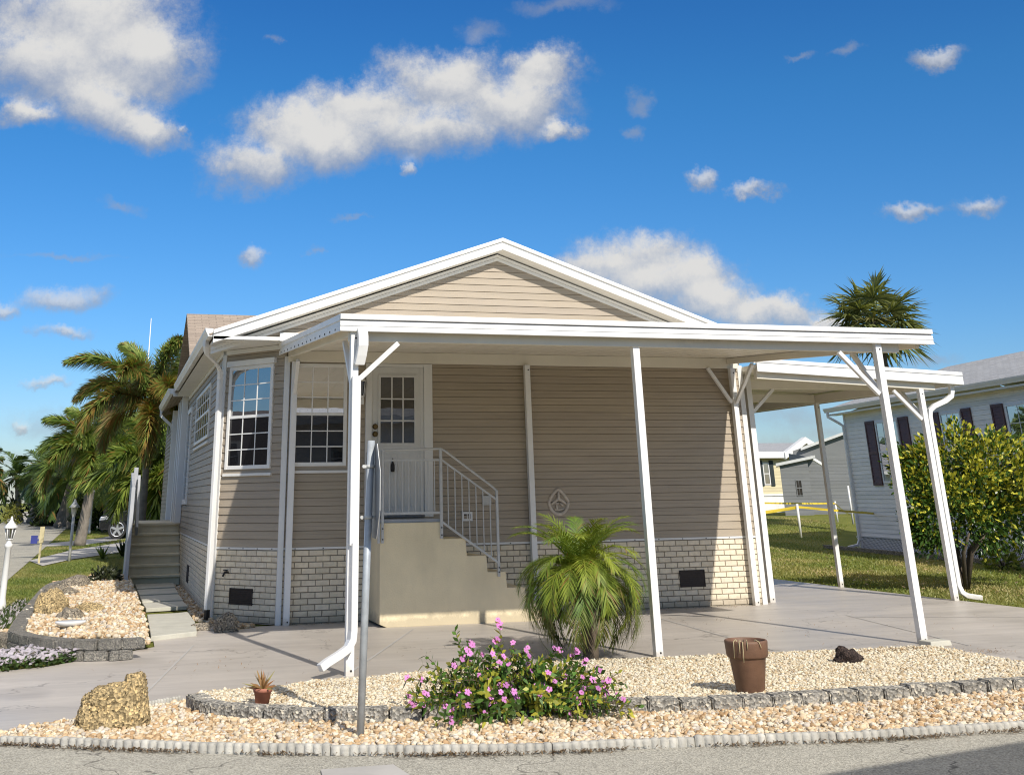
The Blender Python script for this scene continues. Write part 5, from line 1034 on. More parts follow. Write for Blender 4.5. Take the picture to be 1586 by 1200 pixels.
ctr = np.array([15.8, 19.45, 1.6]); d = unit((p - ctr) * .5 + off * 1.2 + rng.standard_normal((n, 3)) * .35 + [0, -.1, .3]); sd = unit(np.cross(d, rng.standard_normal((n, 3))))
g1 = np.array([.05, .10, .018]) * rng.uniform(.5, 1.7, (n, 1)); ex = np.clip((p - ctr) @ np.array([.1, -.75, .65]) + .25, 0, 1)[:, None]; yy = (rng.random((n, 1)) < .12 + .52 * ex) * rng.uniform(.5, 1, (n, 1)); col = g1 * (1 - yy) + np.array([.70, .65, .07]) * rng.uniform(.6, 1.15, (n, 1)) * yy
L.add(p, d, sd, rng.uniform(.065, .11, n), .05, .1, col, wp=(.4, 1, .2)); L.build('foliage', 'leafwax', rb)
shrub('sprig', 'small bright green sprig in front of the lattice under the white house', (19.5, 23.5, .0), (.4, .4, .75), 260, .16, (.10, .16, .03), (.30, .33, .05), cat='plant')

# ------------------------------------------------------------------ cabbage palm behind the carports
sbY = 37.0; q = OY(1354, 498, sbY); sb = thing('cabbage_palm', 'cabbage palm with round fan leaf crown rising above the carport roofs', 'palm tree', (q[0], sbY, 0))
trunk(sb, [(q[0] + .2, sbY, 0), (q[0] + .15, sbY, 3), (q[0], sbY, q[2])], [.26, .22, .22, .2], 'darktrunk')
L = Leaves(); ctr = np.array(q)
for k in range(38):
    z = 1 - 1.6 * (k + .5) / 38; el = math.asin(max(-1, z)); az = k * 2.39996 + rng.uniform(-.2, .2); pl_ = rng.uniform(.85, 1.3)
    h = np.array([math.cos(az), math.sin(az), 0]); T = math.cos(el) * h + math.sin(el) * np.array([0, 0, 1.0]); S = np.array([-math.sin(az), math.cos(az), 0]); Uv = np.cross(S, T)
    hub = ctr + T * pl_ - np.array([0, 0, .15 * math.cos(el)]); L.add(ctr, T, S, pl_, .06, .12, (.16, .19, .05), wp=(1, .8, .6)); L.add(ctr, T, Uv, pl_, .05, .12, (.14, .17, .05), wp=(1, .8, .6))
    m = 34; th = np.linspace(-2.2, 2.2, m) + rng.uniform(-.04, .04, m); fold = .35 * np.cos(th * .7)
    d = unit(np.cos(th)[:, None] * T + np.sin(th)[:, None] * S - (fold * .5)[:, None] * Uv * .3 + rng.standard_normal((m, 3)) * .06); sd = unit(np.cross(d, Uv + rng.standard_normal((m, 3)) * .4))
    ln = (1.25 - .28 * np.abs(th) / 2.2) * rng.uniform(.85, 1.1, m) * .98; mx = rng.random((m, 1)); col = np.array([.065, .09, .026]) * (1 - mx) + np.array([.29, .31, .11]) * mx
    yb = float(rng.random() < .15 and el < .2); col = col * (1 - yb * .5) + np.array([.22, .17, .06]) * yb * .5
    L.add(hub, d, sd, ln, .085, rng.uniform(.15, .45, m), col, wp=(.4, 1, .05), mid=.5)
L.build('crown', 'leaf', sb)

# ------------------------------------------------------------------ white house on the right
NA = np.array([22.74, 33.5]); NBp = np.array([21.4, 25.02]); un = (NA - NBp) / np.linalg.norm(NA - NBp); n2 = (-un[1], un[0])
nh = thing('white_house', 'white sided house with maroon shutters and lattice skirting on the right', 'house', (24.5, 27.0, 0))
NF = Fr((NBp[0], NBp[1], 0), (un[0], un[1], 0), (n2[0], n2[1], 0)); S0, S1 = -9.0, 8.55
b = MB(); lap(b, NF, S0, S1, .36, 3.97, .118, .012); 
b.poly([NF.pt(S1, .0, -.001), NF.pt(S1, .0, -8), NF.pt(S1, 3.97, -8), NF.pt(S1, 5.35, -4.2), NF.pt(S1, 3.97, -.001)]); b.build('wall', M['white_siding'], nh)
b = MB(); b.fbox(NF, S1 - .09, S1 + .004, 0, 3.97, 0, .03); b.build('corner_trim', M['white_siding'], nh, .004)
lt = MB(); st = .085
for k in range(int((S1 - S0 + .4) / st)):
    a = S0 + k * st - .35
    for (a0_, a1_, o) in ((a, a + .36, .0), (a + .36, a, .006)):
        p_, q_ = NF.pt(a0_, .0, o + .004), NF.pt(a1_, .36, o + .004); w_ = NF.u * .017; lt.poly([p_ - w_, p_ + w_, q_ + w_, q_ - w_])
lt.fbox(NF, S0, S1, .345, .385, 0, .03); lt.build('lattice_skirting', M['white_siding'], nh)
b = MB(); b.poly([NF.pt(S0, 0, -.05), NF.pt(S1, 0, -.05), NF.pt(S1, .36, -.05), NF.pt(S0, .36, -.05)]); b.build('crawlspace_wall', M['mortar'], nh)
def gut(fr, s0, s1, z, c0):
    mb = MB(); prof = [(0, 0), (.08, 0), (.09, .03), (.12, .09), (.13, .13), (.0, .13)]
    A = [mb.V(fr.pt(s0, z + pz, c0 + px)) for px, pz in prof]; B = [mb.V(fr.pt(s1, z + pz, c0 + px)) for px, pz in prof]
    for k in range(6): mb.face((A[k], A[(k + 1) % 6], B[(k + 1) % 6], B[k]))
    mb.face(A[::-1]); mb.face(B); return mb
mb = gut(NF, S0, S1 + .55, 4.03, .30); mb.build('gutter', M['white_siding'], nh)
b = MB(); b.fbox(NF, S0, S1 + .5, 3.94, 3.985, 0.005, .30); b.build('eave_soffit', M['white_siding'], nh)
b = MB(); ru = math.hypot(4.6, 1.35)
roofplane(b, [NF.pt(S0, 4.14, .33), NF.pt(S1 + .55, 4.14, .33), NF.pt(S1 + .55, 5.5, -4.2), NF.pt(S0, 5.5, -4.2)], [(0, 0), (18, 0), (18, ru), (0, ru)])
roofplane(b, [NF.pt(S0, 4.14, -8.7), NF.pt(S1 + .55, 4.14, -8.7), NF.pt(S1 + .55, 5.5, -4.2), NF.pt(S0, 5.5, -4.2)], [(0, 0), (18, 0), (18, ru), (0, ru)]); b.build('roof', M['shingle_gray'], nh)
b = MB(); b.fbox(NF, .3, .75, 5.22, 5.52, -3.8, -3.3); b.build('roof_vent', M['white'], nh, .04)
b = MB(); b.rtube([NF.pt(S1 + .35, 4.03, .37), NF.pt(S1 + .35, 3.9, .37), NF.pt(S1 + .1, 3.7, .15), NF.pt(S1 - .03, 3.6, .07), NF.pt(S1 - .03, 3.4, .065), NF.pt(S1 - .03, .25, .065), NF.pt(S1 + .02, .1, .12), NF.pt(S1 + .1, .04, .4)], .09, .07, tuple(NF.u)); b.build('downspout', M['white_siding'], nh, .008)
for a0_, a1_ in ((5.05, 6.42), (1.58, 2.62), (-1.95, -.52)):
    window(nh, NF, a0_, a1_, 1.86, 3.60, 3, (2, 2), 'glass', 'glass', sill=False, frame_mat='white')
for a0_, a1_ in ((6.5, 7.08), (4.4, 4.98), (2.68, 3.08), (1.06, 1.52), (-.42, .10), (-2.5, -2.02)):
    b = MB(); b.fbox(NF, a0_, a0_ + .06, 1.80, 3.64, .014, .05); b.fbox(NF, a1_ - .06, a1_, 1.80, 3.64, .014, .05)
    for z in (1.80, 2.69, 3.57): b.fbox(NF, a0_ + .06, a1_ - .06, z, z + .07, .014, .049)
    for k in range(24): z = 1.872 + k * .072; b.hexa([NF.pt(a0_ + .06, z, .04), NF.pt(a1_ - .06, z, .04), NF.pt(a1_ - .06, z, .014), NF.pt(a0_ + .06, z, .014), NF.pt(a0_ + .06, z + .0725, .03), NF.pt(a1_ - .06, z + .0725, .03), NF.pt(a1_ - .06, z + .0725, .014), NF.pt(a0_ + .06, z + .0725, .014)])
    b.build('shutter', M['shutter'], nh)
b = MB(); b.hexa([NF.pt(S0, .0, .9), NF.pt(S1 + .6, .0, .9), NF.pt(S1 + .6, .0, 1.0), NF.pt(S0, .0, 1.0), NF.pt(S0, .10, .9), NF.pt(S1 + .6, .10, .9), NF.pt(S1 + .6, .10, 1.0), NF.pt(S0, .10, 1.0)]); tag(b.build('garden_curb', M['grayrock']), 'dark gray curb strip along the lattice of the white house', 'curb')
b = MB(); b.poly([NF.pt(S0, .006, .0), NF.pt(S1 + .6, .006, .0), NF.pt(S1 + .6, .006, .9), NF.pt(S0, .006, .9)]); tag(b.build('mulch_strip', M['soil']), 'dark mulch strip between curb and lattice', 'mulch', kind='stuff')

# ------------------------------------------------------------------ gray and yellow houses in the distance
def xz(px, py, Y): q = OY(px, py, Y); return q[0], q[2]
def prism(mb, pts, y0, y1):
    A = [mb.V((x, y0, z)) for x, z in pts]; B = [mb.V((x, y1, z)) for x, z in pts]; mb.face(A); mb.face(B[::-1])
    for k in range(len(pts)): mb.face((A[k], B[k], B[(k + 1) % len(pts)], A[(k + 1) % len(pts)]))
GY = 51.6; zb = .5
gh = thing('gray_house', 'gray house with a lean-to and small dark window beyond the lawn', 'house', (33.5, GY, .6))
x0, _ = xz(1217, 800, GY); x1, _ = xz(1262, 803, GY); zt0 = xz(1209, 718, GY)[1]; zt1 = xz(1258, 707, GY)[1]
GF = Fr((0, GY, 0), (1, 0, 0), (0, -1, 0))
b = MB(); lap(b, GF, x0, x1, zb, zt0 - .05, .16, .012); b.poly([(x0, GY, zt0 - .06), (x1, GY, zt0 - .06), (x1, GY, zt1), (x0, GY, zt0)]); b.poly([(x0, GY, zb), (x0 + 1.6, GY + 2.4, zb), (x0 + 1.6, GY + 2.4, zt0), (x0, GY, zt0)]); b.poly([(x1, GY, zb), (x1, GY + 1.6, zb), (x1, GY + 1.6, zt1 + .2), (x1, GY, zt1)]); b.build('wall', M['gray_siding'], gh)
x2 = xz(1345, 800, GY)[0] + 3
GF2 = Fr((0, GY + 1.2, 0), (1, 0, 0), (0, -1, 0)); zt2 = xz(1280, 702, GY)[1]; zt3 = xz(1330, 680, GY)[1] + .6
b = MB(); lap(b, GF2, x1 + .01, x2, zb, zt1, .16, .012); b.poly([(x1, GY + 1.2, zt1), (x2, GY + 1.2, zt1), (x2, GY + 1.2, zt3 + .6), (x1, GY + 1.2, zt1 + .3)]); b.build('wall', M['gray_siding'], gh)
b = MB()
for (a, c, y) in (((x0 - .35, zt0 - .02), (x1 + .3, zt1 + .03), GY), ((x1 + .25, zt1 + .42), (x2, zt3 + .65), GY + 1.1)):
    b.hexa([(a[0], y - .25, a[1] - .1), (c[0], y - .25, c[1] - .1), (c[0] + 1.6, y + 2.4, c[1] - .1), (a[0] + 1.6, y + 2.4, a[1] - .1), (a[0], y - .25, a[1] + .03), (c[0], y - .25, c[1] + .03), (c[0] + 1.6, y + 2.4, c[1] + .03), (a[0] + 1.6, y + 2.4, a[1] + .03)])
b.build('roof', M['railmetal'], gh)
wx0, wz1 = xz(1231, 743, GY); wx1, wz0 = xz(1244, 768, GY); window(gh, GF, wx0, wx1, wz0, wz1, 2, (1, 1), 'glassblack', 'glassblack', sill=False, frame_mat='gray_siding', fw=.04)
b = MB(); b.bar((xz(1257, 716, GY)[0], GY - .15, zt1 - .1), (xz(1275, 722, GY)[0] + .1, GY - .15, xz(1275, 724, GY)[1]), .12, .12); b.build('brace', M['white'], gh)
YY0 = 60.0; zb = .5
yh = thing('yellow_house', 'pale yellow house with gray roof behind the gray one', 'house', (36.5, YY0, .6))
a0_ = xz(1165, 760, YY0)[0]; a1_ = xz(1250, 760, YY0)[0]; ze = xz(1200, 708, YY0)[1]; YFm = Fr((0, YY0, 0), (1, 0, 0), (0, -1, 0))
b = MB(); lap(b, YFm, a0_, a1_, zb + 1.0, ze, .17, .014); b.build('wall', M['yellow_siding'], yh)
b = MB(); b.fbox(YFm, a0_, a1_, zb, zb + 1.0, -.02, .0); b.fbox(YFm, a0_, a1_, zb + .93, zb + 1.03, 0, .05); b.build('skirting', M['white'], yh)
gx0, gz0 = xz(1212, 703, YY0); gx1, gz1 = xz(1238, 688, YY0); gx2, gz2 = xz(1272, 704, YY0); gx1 = (gx0 + gx2) / 2
b = MB(); b.poly([(gx0, YY0 - .3, ze), (gx2, YY0 - .3, ze), (gx1, YY0 - .3, gz1)]); b.build('gable_wall', M['yellow_siding'], yh)
b = MB(); b.box(a0_ - .3, gx0, YY0 - .5, YY0 + .1, ze - .05, ze + .28)
for p_, q_ in (((gx0 - .2, ze), (gx1, gz1 + .15)), ((gx1, gz1 + .15), (gx2 + .2, ze))): b.hexa([(p_[0], YY0 - .6, p_[1] - .12), (q_[0], YY0 - .6, q_[1] - .12), (q_[0], YY0 - .2, q_[1] - .12), (p_[0], YY0 - .2, p_[1] - .12), (p_[0], YY0 - .6, p_[1] + .22), (q_[0], YY0 - .6, q_[1] + .22), (q_[0], YY0 - .2, q_[1] + .22), (p_[0], YY0 - .2, p_[1] + .22)])
b.build('fascia', M['white'], yh)
zr = xz(1200, 686, YY0 + 5)[1]; b = MB(); xr = a1_ + 8; roofplane(b, [(a0_ - 2, YY0 - .45, ze + .25), (xr, YY0 - .45, ze + .25), (xr, YY0 + 5, zr), (a0_ - 2, YY0 + 5, zr)], [(0, 0), (14, 0), (14, 6), (0, 6)]); b.build('roof', M['shingle_gray'], yh)
b = MB(); q = xz(1264, 691, YY0 + 3.5); b.box(q[0] - .35, q[0] + .35, YY0 + 3.3, YY0 + 3.8, q[1] - .45, q[1] + .1); b.build('roof_vent', M['white'], yh)
p0, p1 = xz(1180, 716, YY0), xz(1194, 751, YY0); window(yh, YFm, p0[0], p1[0], p1[1], p0[1], 1, (1, 1), 'glass', 'glass', sill=False)
b = MB(); b.fbox(YFm, p1[0] + .02, p1[0] + .26, p1[1] - .05, p0[1] + .1, .01, .06); b.build('shutter', M['darkshutter'], yh); b = MB(); b.fbox(YFm, p0[0] - .26, p0[0] - .02, p1[1] - .05, p0[1] + .1, .01, .06); b.build('shutter', M['darkshutter'], yh)
# stakes and tape
pts = []
for k, (px, pb, ptp, lab) in enumerate(((1240, 826, 780, 'white stake holding the yellow tape, nearest of the three on the lawn'), (1297, 804, 776, 'white stake behind the carport post, between two tape runs'), (1321, 807, 752, 'tall white stake with black bands by the corner of the white house'))):
    P = G(px, pb); h = OY(px - (4 if k == 0 else 1), ptp, P[1])[2]; b = MB(); b.tube([tuple(P - [0, 0, .1]), (P[0], P[1], h)], .035, 8); pts.append((P, h)); tag(b.build('stake', M['white']), lab, 'stake')
def tape(lab, p, q, sag, w=.06):
    b = MB(); prev = None
    for k in range(13):
        t = k / 12; c = Vector(p) * (1 - t) + Vector(q) * t - Vector((0, 0, sag * 4 * t * (1 - t))); tw = Vector((0, .02 * math.sin(k * 1.7), 0))
        if prev is not None: b.face([prev[0], b.V(c - Vector((0, 0, w)) + tw), b.V(c), prev[1]]); prev = (b.f[-1][1], b.f[-1][2])
        else: prev = (b.V(c - Vector((0, 0, w))), b.V(c))
    tag(b.build('caution_tape', M['tape']), lab, 'caution tape')
A0 = (pts[0][0][0], pts[0][0][1], pts[0][1] - .05); B0 = (pts[1][0][0], pts[1][0][1], pts[1][1] - .05); C0 = (pts[2][0][0], pts[2][0][1], pts[2][1] - 1.0)
tape('yellow caution tape running left from the nearest stake', (A0[0] - 5.2, A0[1] + 3, A0[2] + .05), A0, .25, .08)
tape('yellow caution tape slanting down to the right from the nearest stake', A0, (B0[0] + 2.5, B0[1] - 6, .65), .05)
tape('upper striped caution tape in front of the gray house', (A0[0] - 2, A0[1] + 9, A0[2] + .35), B0, .08)
tape('caution tape between the middle stake and the tall banded stake', B0, C0, .06)

# ------------------------------------------------------------------ houses around the camera: they are mirrored in the windows and throw the road shadow
def plainhouse(name, label, fr, w, dep, ze_, zr_, wall, roofm, over=.5):
    t = thing(name, label, 'house', tuple(fr.pt(w / 2, 0, -dep / 2))); b = MB()
    b.poly([fr.pt(0, 0), fr.pt(w, 0), fr.pt(w, ze_), fr.pt(0, ze_)]); b.poly([fr.pt(0, 0, -dep), fr.pt(w, 0, -dep), fr.pt(w, ze_, -dep), fr.pt(0, ze_, -dep)])
    for a in (0, w): b.poly([fr.pt(a, 0), fr.pt(a, 0, -dep), fr.pt(a, ze_, -dep), fr.pt(a, zr_ - .1, -dep / 2), fr.pt(a, ze_)])
    b.build('wall', M[wall], t); b = MB(); k = (zr_ - ze_) / (dep / 2); e = ze_ - over * k
    for c in ((over, -dep / 2), (-dep - over, -dep / 2)): roofplane(b, [fr.pt(-over, e + .06, c[0]), fr.pt(w + over, e + .06, c[0]), fr.pt(w + over, zr_ + .06, c[1]), fr.pt(-over, zr_ + .06, c[1])], [(0, 0), (w, 0), (w, dep / 2), (0, dep / 2)])
    b.build('roof', M[roofm], t); b = MB(); b.fbox(fr, -over, w + over, e - .12, e + .05, over - .01, over + .04); b.build('gutter', M['white'], t)
    for k in range(max(1, int(w / 4))):
        a = 1.2 + k * 4; window(t, fr, a, a + 1.3, 1.7, 3.1, 3, (2, 2), 'glass', 'glassdim')
    return t
a_ = math.radians(12.5); plainhouse('house', 'house across the road whose eave throws the shadow onto the asphalt', Fr((4.85, 1.72, 0), (math.cos(a_), math.sin(a_), 0), (-math.sin(a_), math.cos(a_), 0)), 16, 9, 3.98, 5.6, 'white_siding', 'shingle_gray', .55)
plainhouse('house', 'low roofed house across the side street mirrored in the bay window', Fr((-11.5, 31, 0), (0, -1, 0), (1, 0, 0)), 19, 9, 2.5, 4.15, 'gray_siding', 'tile_dark')
plainhouse('house', 'white house far down the left side of the street', Fr((-10.3, 78, 0), (0, -1, 0), (1, 0, 0)), 14, 8, 2.9, 4.6, 'white_siding', 'shingle_gray')
plainhouse('house', 'pale house half hidden by palms beyond the side porch', Fr((2.2, 66, 0), (1, 0, 0), (0, -1, 0)), 9, 8, 2.8, 4.2, 'white_siding', 'shingle_gray')

# ------------------------------------------------------------------ grass blades
def grass(label, poly, n, h, zf, c1=(.08, .13, .022), c2=(.25, .28, .065), c3=(.42, .34, .14)):
    P = scatter(poly, n); L = Leaves(); dd = unit(np.c_[rng.standard_normal((n, 2)) * .5, np.ones(n)]); m = rng.random((n, 1)); col = np.array(c1) * (1 - m) + np.array(c2) * m
    pn = np.array([mn.noise(Vector((x * .55, y * .35, 0))) for x, y in P])[:, None]; f = np.clip(pn * 1.6 + .28, 0, .9) * rng.uniform(.4, 1, (n, 1)); col = col * (1 - f) + np.array(c3) * f
    L.add(np.c_[P, zf(P[:, 0], P[:, 1]) - .012], dd, unit(np.cross(dd, rng.standard_normal((n, 3)))), h * rng.uniform(.5, 1.2, n), .018, .2, col, wp=(1, .8, .1)); tag(L.build('grass', 'leaf'), label, 'grass', kind='stuff')
zero = lambda x, y: 0 * x
grass('mown lawn between the side street and the left raised bed', GL([(-40, 990), (0, 990), (16, 976), (40, 936), (60, 912), (82, 897), (140, 893), (196, 888), (198, 861), (130, 866), (62, 880), (40, 876), (24, 890), (8, 902), (-40, 945)]), 26000, .06, zero)
grass('lawn strips further along the side street', GL([(82, 838), (120, 822), (155, 817), (155, 831), (75, 841)]) , 4000, .1, zero)
grass('lawn strip between the two neighbour driveways', GL([(66, 862), (110, 851), (198, 838), (197, 834), (127, 845), (72, 847)]), 4000, .08, zero)
grass('patchy mown lawn between the driveway and the white house', [(13.62, 14.5), (13.5, 20), (13.58, 27), (13.6, 34), (17, 48), (29, 50), (28, 42), (22.6, 35), (21.8, 33.5), (20.2, 24), (18.6, 14.5)], 60000, .07, hz, c1=(.10, .15, .025), c2=(.30, .32, .075), c3=(.55, .43, .20))
L = Leaves(); n = 500; P = np.c_[rng.uniform(13.6, 20, n), rng.uniform(15, 33, n)]; d = unit(np.c_[rng.standard_normal((n, 2)), np.full(n, .15)]); L.add(np.c_[P, np.full(n, .04)], d, unit(np.cross(d, [0, 0, 1.0])), rng.uniform(.04, .09, n), .05, 0, np.array([.42, .29, .17]) * rng.uniform(.5, 1.3, (n, 1))); tag(L.build('fallen_leaves', 'leaf'), 'tan fallen leaves scattered on the right lawn', 'fallen leaves', kind='stuff')

# ------------------------------------------------------------------ sky, sun, camera
SUN = np.array([.18, -1.0, .753]); SUN /= np.linalg.norm(SUN); el_s = math.asin(SUN[2]); az_s = math.atan2(SUN[0], SUN[1])
wd = bpy.data.worlds.new('World'); scene.world = wd; wd.use_nodes = True; nt = wd.node_tree; nt.nodes.clear()
out = N(nt, 'ShaderNodeOutputWorld'); bg = N(nt, 'ShaderNodeBackground'); bg.inputs['Strength'].default_value = 0.09
sky = N(nt, 'ShaderNodeTexSky'); sky.sky_type = 'NISHITA'; sky.sun_disc = False; sky.sun_elevation = el_s; sky.sun_rotation = az_s; sky.air_density = 1.0; sky.dust_density = .35; sky.ozone_density = 2.5; sky.altitude = 0
tc0 = N(nt, 'ShaderNodeTexCoord'); sx0 = N(nt, 'ShaderNodeSeparateXYZ'); nt.links.new(tc0.outputs['Generated'], sx0.inputs[0]); SKYMUL = ramp(nt, sx0.outputs[2], [(0.0, (.84, .92, 1.22)), (0.12, (.72, 1.02, 1.36)), (0.32, (.66, 1.13, 1.38)), (0.60, (.50, .88, 1.36))])
hs = N(nt, 'ShaderNodeHueSaturation'); hs.inputs['Saturation'].default_value = 1.30; hs.inputs['Value'].default_value = SKYV = 1.0; nt.links.new(sky.outputs[0], hs.inputs['Color'])
skc = mixc(nt, 1.0, hs.outputs[0], SKYMUL, 'MULTIPLY')
tc = N(nt, 'ShaderNodeTexCoord'); D = tc.outputs['Generated']; sx = N(nt, 'ShaderNodeSeparateXYZ'); nt.links.new(D, sx.inputs[0])
def math_(op, a, b=None, c=None):
    m = N(nt, 'ShaderNodeMath', operation=op)
    for k, v in enumerate((a, b, c)):
        if v is None: continue
        if hasattr(v, 'is_linked'): nt.links.new(v, m.inputs[k])
        else: m.inputs[k].default_value = v
    return m.outputs[0]
azn = math_('ARCTAN2', sx.outputs[0], sx.outputs[1]); eln = math_('ARCSINE', sx.outputs[2])
cb_ = N(nt, 'ShaderNodeCombineXYZ'); nt.links.new(azn, cb_.inputs[0]); nt.links.new(eln, cb_.inputs[1])
def vnoise(scale, detail, rough, off=(0, 0, 0), sc=(1, 1, 1)):
    mp = N(nt, 'ShaderNodeMapping'); mp.inputs['Location'].default_value = off; mp.inputs['Scale'].default_value = sc; nt.links.new(D, mp.inputs[0]); n = N(nt, 'ShaderNodeTexNoise'); n.inputs['Scale'].default_value = scale; n.inputs['Detail'].default_value = detail; n.inputs['Roughness'].default_value = rough; nt.links.new(mp.outputs[0], n.inputs['Vector']); return n
nw = vnoise(9, 5, .6); wc = N(nt, 'ShaderNodeVectorMath', operation='SUBTRACT'); nt.links.new(nw.outputs['Color'], wc.inputs[0]); wc.inputs[1].default_value = (.5, .5, .5)
wm = N(nt, 'ShaderNodeVectorMath', operation='MULTIPLY_ADD'); nt.links.new(wc.outputs[0], wm.inputs[0]); wm.inputs[1].default_value = (.07, .05, 0); nt.links.new(cb_.outputs[0], wm.inputs[2]); nw2 = vnoise(34, 6, .7, (2, 8, 3)); wc2 = N(nt, 'ShaderNodeVectorMath', operation='SUBTRACT'); nt.links.new(nw2.outputs['Color'], wc2.inputs[0]); wc2.inputs[1].default_value = (.5, .5, .5); wm2 = N(nt, 'ShaderNodeVectorMath', operation='MULTIPLY_ADD'); nt.links.new(wc2.outputs[0], wm2.inputs[0]); wm2.inputs[1].default_value = (.035, .025, 0); nt.links.new(wm.outputs[0], wm2.inputs[2]); AE = wm2.outputs[0]
nA = vnoise(16, 9, .62, (3, 1, 2)).outputs[0]; nB = vnoise(7, 6, .6, (1, 5, 0)).outputs[0]
def azel(px, py): d = ray(px, py); d = d / np.linalg.norm(d); return math.atan2(d[0], d[1]), math.asin(d[2])
def field(blobs, dy=0.0):
    cur = None
    for (px, py, rx, ry) in blobs:
        a, e = azel(px, py); a1, e1 = azel(px + rx, py); a2, e2 = azel(px, py - ry); ra_ = math.hypot(a1 - a, (e1 - e)); re_ = math.hypot(e2 - e, 0) + 1e-4
        m = N(nt, 'ShaderNodeVectorMath', operation='MULTIPLY_ADD'); nt.links.new(AE, m.inputs[0]); m.inputs[1].default_value = (1 / ra_, 1 / re_, 0); m.inputs[2].default_value = (-a / ra_, -e / re_ - dy, 0)
        l = N(nt, 'ShaderNodeVectorMath', operation='LENGTH'); nt.links.new(m.outputs[0], l.inputs[0])
        if cur is None: cur = l.outputs[1]
        else:
            s = N(nt, 'ShaderNodeMath', operation='SMOOTH_MIN'); nt.links.new(cur, s.inputs[0]); nt.links.new(l.outputs[1], s.inputs[1]); s.inputs[2].default_value = .35; cur = s.outputs[0]
    return cur
def mr(v, a, b, c=0.0, d=1.0):
    m = N(nt, 'ShaderNodeMapRange', interpolation_type='SMOOTHSTEP'); nt.links.new(v, m.inputs[0])
    for k, x in enumerate((a, b, c, d)): m.inputs[k + 1].default_value = x
    return m.outputs[0]
BIG = [(130, 40, 170, 95), (225, 100, 90, 60), (60, 110, 120, 70), (225, 195, 75, 28), (20, 185, 50, 20), (150, 165, 90, 45),
       (690, 130, 95, 52), (790, 165, 95, 48), (835, 115, 65, 36), (575, 170, 110, 42), (465, 205, 85, 52), (400, 255, 80, 42), (500, 225, 90, 40), (640, 205, 150, 40), (860, 205, 36, 16),
       (985, 395, 95, 42), (1060, 430, 85, 40), (940, 415, 80, 36), (1165, 482, 70, 26), (1100, 460, 80, 30), (1000, 440, 110, 40), (1225, 486, 60, 30), (1290, 492, 40, 16)]
MID = [(105, 470, 95, 26), (110, 522, 62, 16), (62, 593, 52, 12), (26, 651, 24, 11), (410, 397, 27, 22), (640, 258, 18, 17), (1450, 88, 55, 17), (1405, 322, 55, 15), (1510, 313, 60, 19), (1240, 478, 26, 20), (1200, 480, 40, 18), (1165, 287, 38, 14), (1100, 272, 30, 18), (296, 197, 18, 14), (15, 480, 40, 20)]
FAINT = [(990, 166, 26, 18), (1300, 76, 24, 12), (1243, 88, 20, 9), (745, 52, 55, 20), (485, 377, 14, 9), (420, 60, 14, 10), (540, 332, 55, 7), (880, 15, 90, 18), (1460, 553, 50, 12), (1240, 640, 120, 30), (1300, 660, 120, 26), (1230, 690, 90, 22), (90, 650, 120, 30), (30, 700, 100, 18), (180, 325, 40, 12), (100, 395, 90, 8), (975, 205, 20, 10)]
dens = None; 
fB = field(BIG); fBu = field(BIG, .55); fM = field(MID); fMu = field(MID, .5); fF = field(FAINT)
nC = vnoise(38, 9, .74, (7, 2, 4)).outputs[0]; nA2 = math_('MULTIPLY_ADD', nC, .62, math_('MULTIPLY', nA, .62))
sB = math_('MULTIPLY_ADD', nA2, 1.75, math_('MULTIPLY_ADD', fB, -1.0, .18)); dB = mr(sB, -.10, .80)
sM = math_('MULTIPLY_ADD', nA2, 1.7, math_('MULTIPLY_ADD', fM, -1.0, -.05)); dM = mr(sM, -.05, .85, 0, .72)
sF = math_('MULTIPLY_ADD', nA2, 1.9, math_('MULTIPLY_ADD', fF, -1.0, -.15)); dF = mr(sF, -.05, 1.1, 0, .42)
up = math_('MULTIPLY_ADD', nA2, 1.5, math_('MULTIPLY_ADD', fBu, -1.0, .30)); lit = mr(up, -.12, 1.05)
dB = math_('MULTIPLY', dB, math_('MULTIPLY_ADD', lit, .38, .62)); litm = mr(math_('MULTIPLY_ADD', nB, 1.0, math_('MULTIPLY_ADD', fMu, -1.0, .4)), -.2, .7); lit = math_('MAXIMUM', lit, litm)
dn = math_('MAXIMUM', dB, math_('MAXIMUM', dM, dF)); dn = math_('MULTIPLY', dn, mr(eln, 0.0, .02)); nO = vnoise(2.6, 7, .6, (4, 9, 1)).outputs[0]; ovh = math_('MULTIPLY', mr(nO, .32, .52), mr(eln, .52, .75))  # ovh: unseen overhead cloud layer, added to brighten and whiten the shade
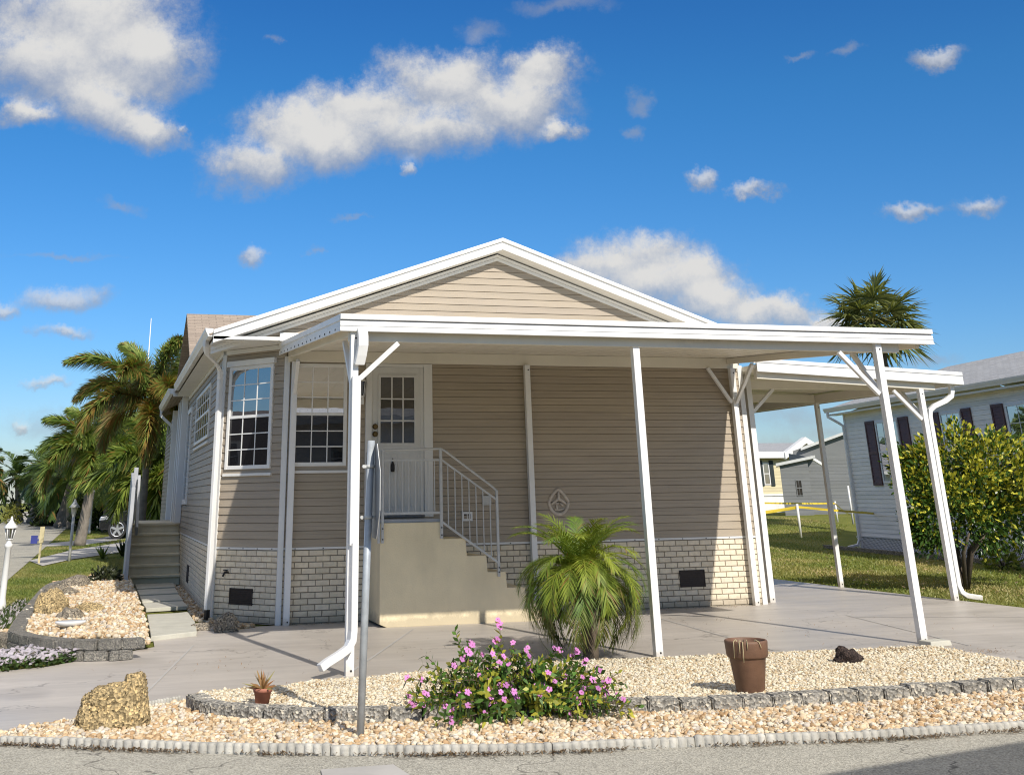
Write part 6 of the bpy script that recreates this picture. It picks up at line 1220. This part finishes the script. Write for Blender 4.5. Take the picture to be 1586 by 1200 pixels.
cc = N(nt, 'ShaderNodeMix', data_type='RGBA'); nt.links.new(lit, cc.inputs[0]); cc.inputs[6].default_value = (4.0, 4.2, 4.7, 1); cc.inputs[7].default_value = (8.1, 8.05, 7.95, 1)
fin = N(nt, 'ShaderNodeMix', data_type='RGBA'); nt.links.new(dn, fin.inputs[0]); nt.links.new(skc, fin.inputs[6]); nt.links.new(cc.outputs[2], fin.inputs[7])
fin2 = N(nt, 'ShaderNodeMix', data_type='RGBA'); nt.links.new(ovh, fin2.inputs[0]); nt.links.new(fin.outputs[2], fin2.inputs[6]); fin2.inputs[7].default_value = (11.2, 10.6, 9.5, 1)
dim = mr(sx.outputs[1], -.45, .15, .85, 1.0); cd_ = N(nt, 'ShaderNodeCombineColor'); [nt.links.new(dim, cd_.inputs[k]) for k in range(3)]  # unseen southern sky dimmed to hold back fill light in the shade
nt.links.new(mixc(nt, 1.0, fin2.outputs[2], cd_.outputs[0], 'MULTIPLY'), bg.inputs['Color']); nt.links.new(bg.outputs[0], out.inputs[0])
sl = bpy.data.lights.new('sun', 'SUN'); sl.energy = 4.8; sl.angle = math.radians(.55); sl.color = (1.0, .945, .86); so = bpy.data.objects.new('sun', sl); COL.objects.link(so)
so.location = (5, -20, 20); so.rotation_euler = Vector(tuple(SUN)).to_track_quat('Z', 'Y').to_euler()
cam = bpy.data.cameras.new('camera'); co = bpy.data.objects.new('camera', cam); COL.objects.link(co); scene.camera = co
from mathutils import Matrix
co.matrix_world = Matrix(((R[0][0], -R[1][0], -R[2][0], EYE[0]), (R[0][1], -R[1][1], -R[2][1], EYE[1]), (R[0][2], -R[1][2], -R[2][2], EYE[2]), (0, 0, 0, 1)))
cam.sensor_fit = 'HORIZONTAL'; cam.sensor_width = 36; cam.lens = F / W * 36; cam.shift_x = (W / 2 - PX) / W; cam.shift_y = -(HT / 2 - PY) / W; cam.clip_start = .05; cam.clip_end = 3000
vs = scene.view_settings; vs.view_transform = 'Standard'; vs.look = 'None'; vs.exposure = 0; vs.gamma = 1
scene.render.engine = 'CYCLES'; scene.cycles.max_bounces = 6; scene.cycles.diffuse_bounces = 3; scene.cycles.use_denoising = True; scene.cycles.filter_width = 1.1
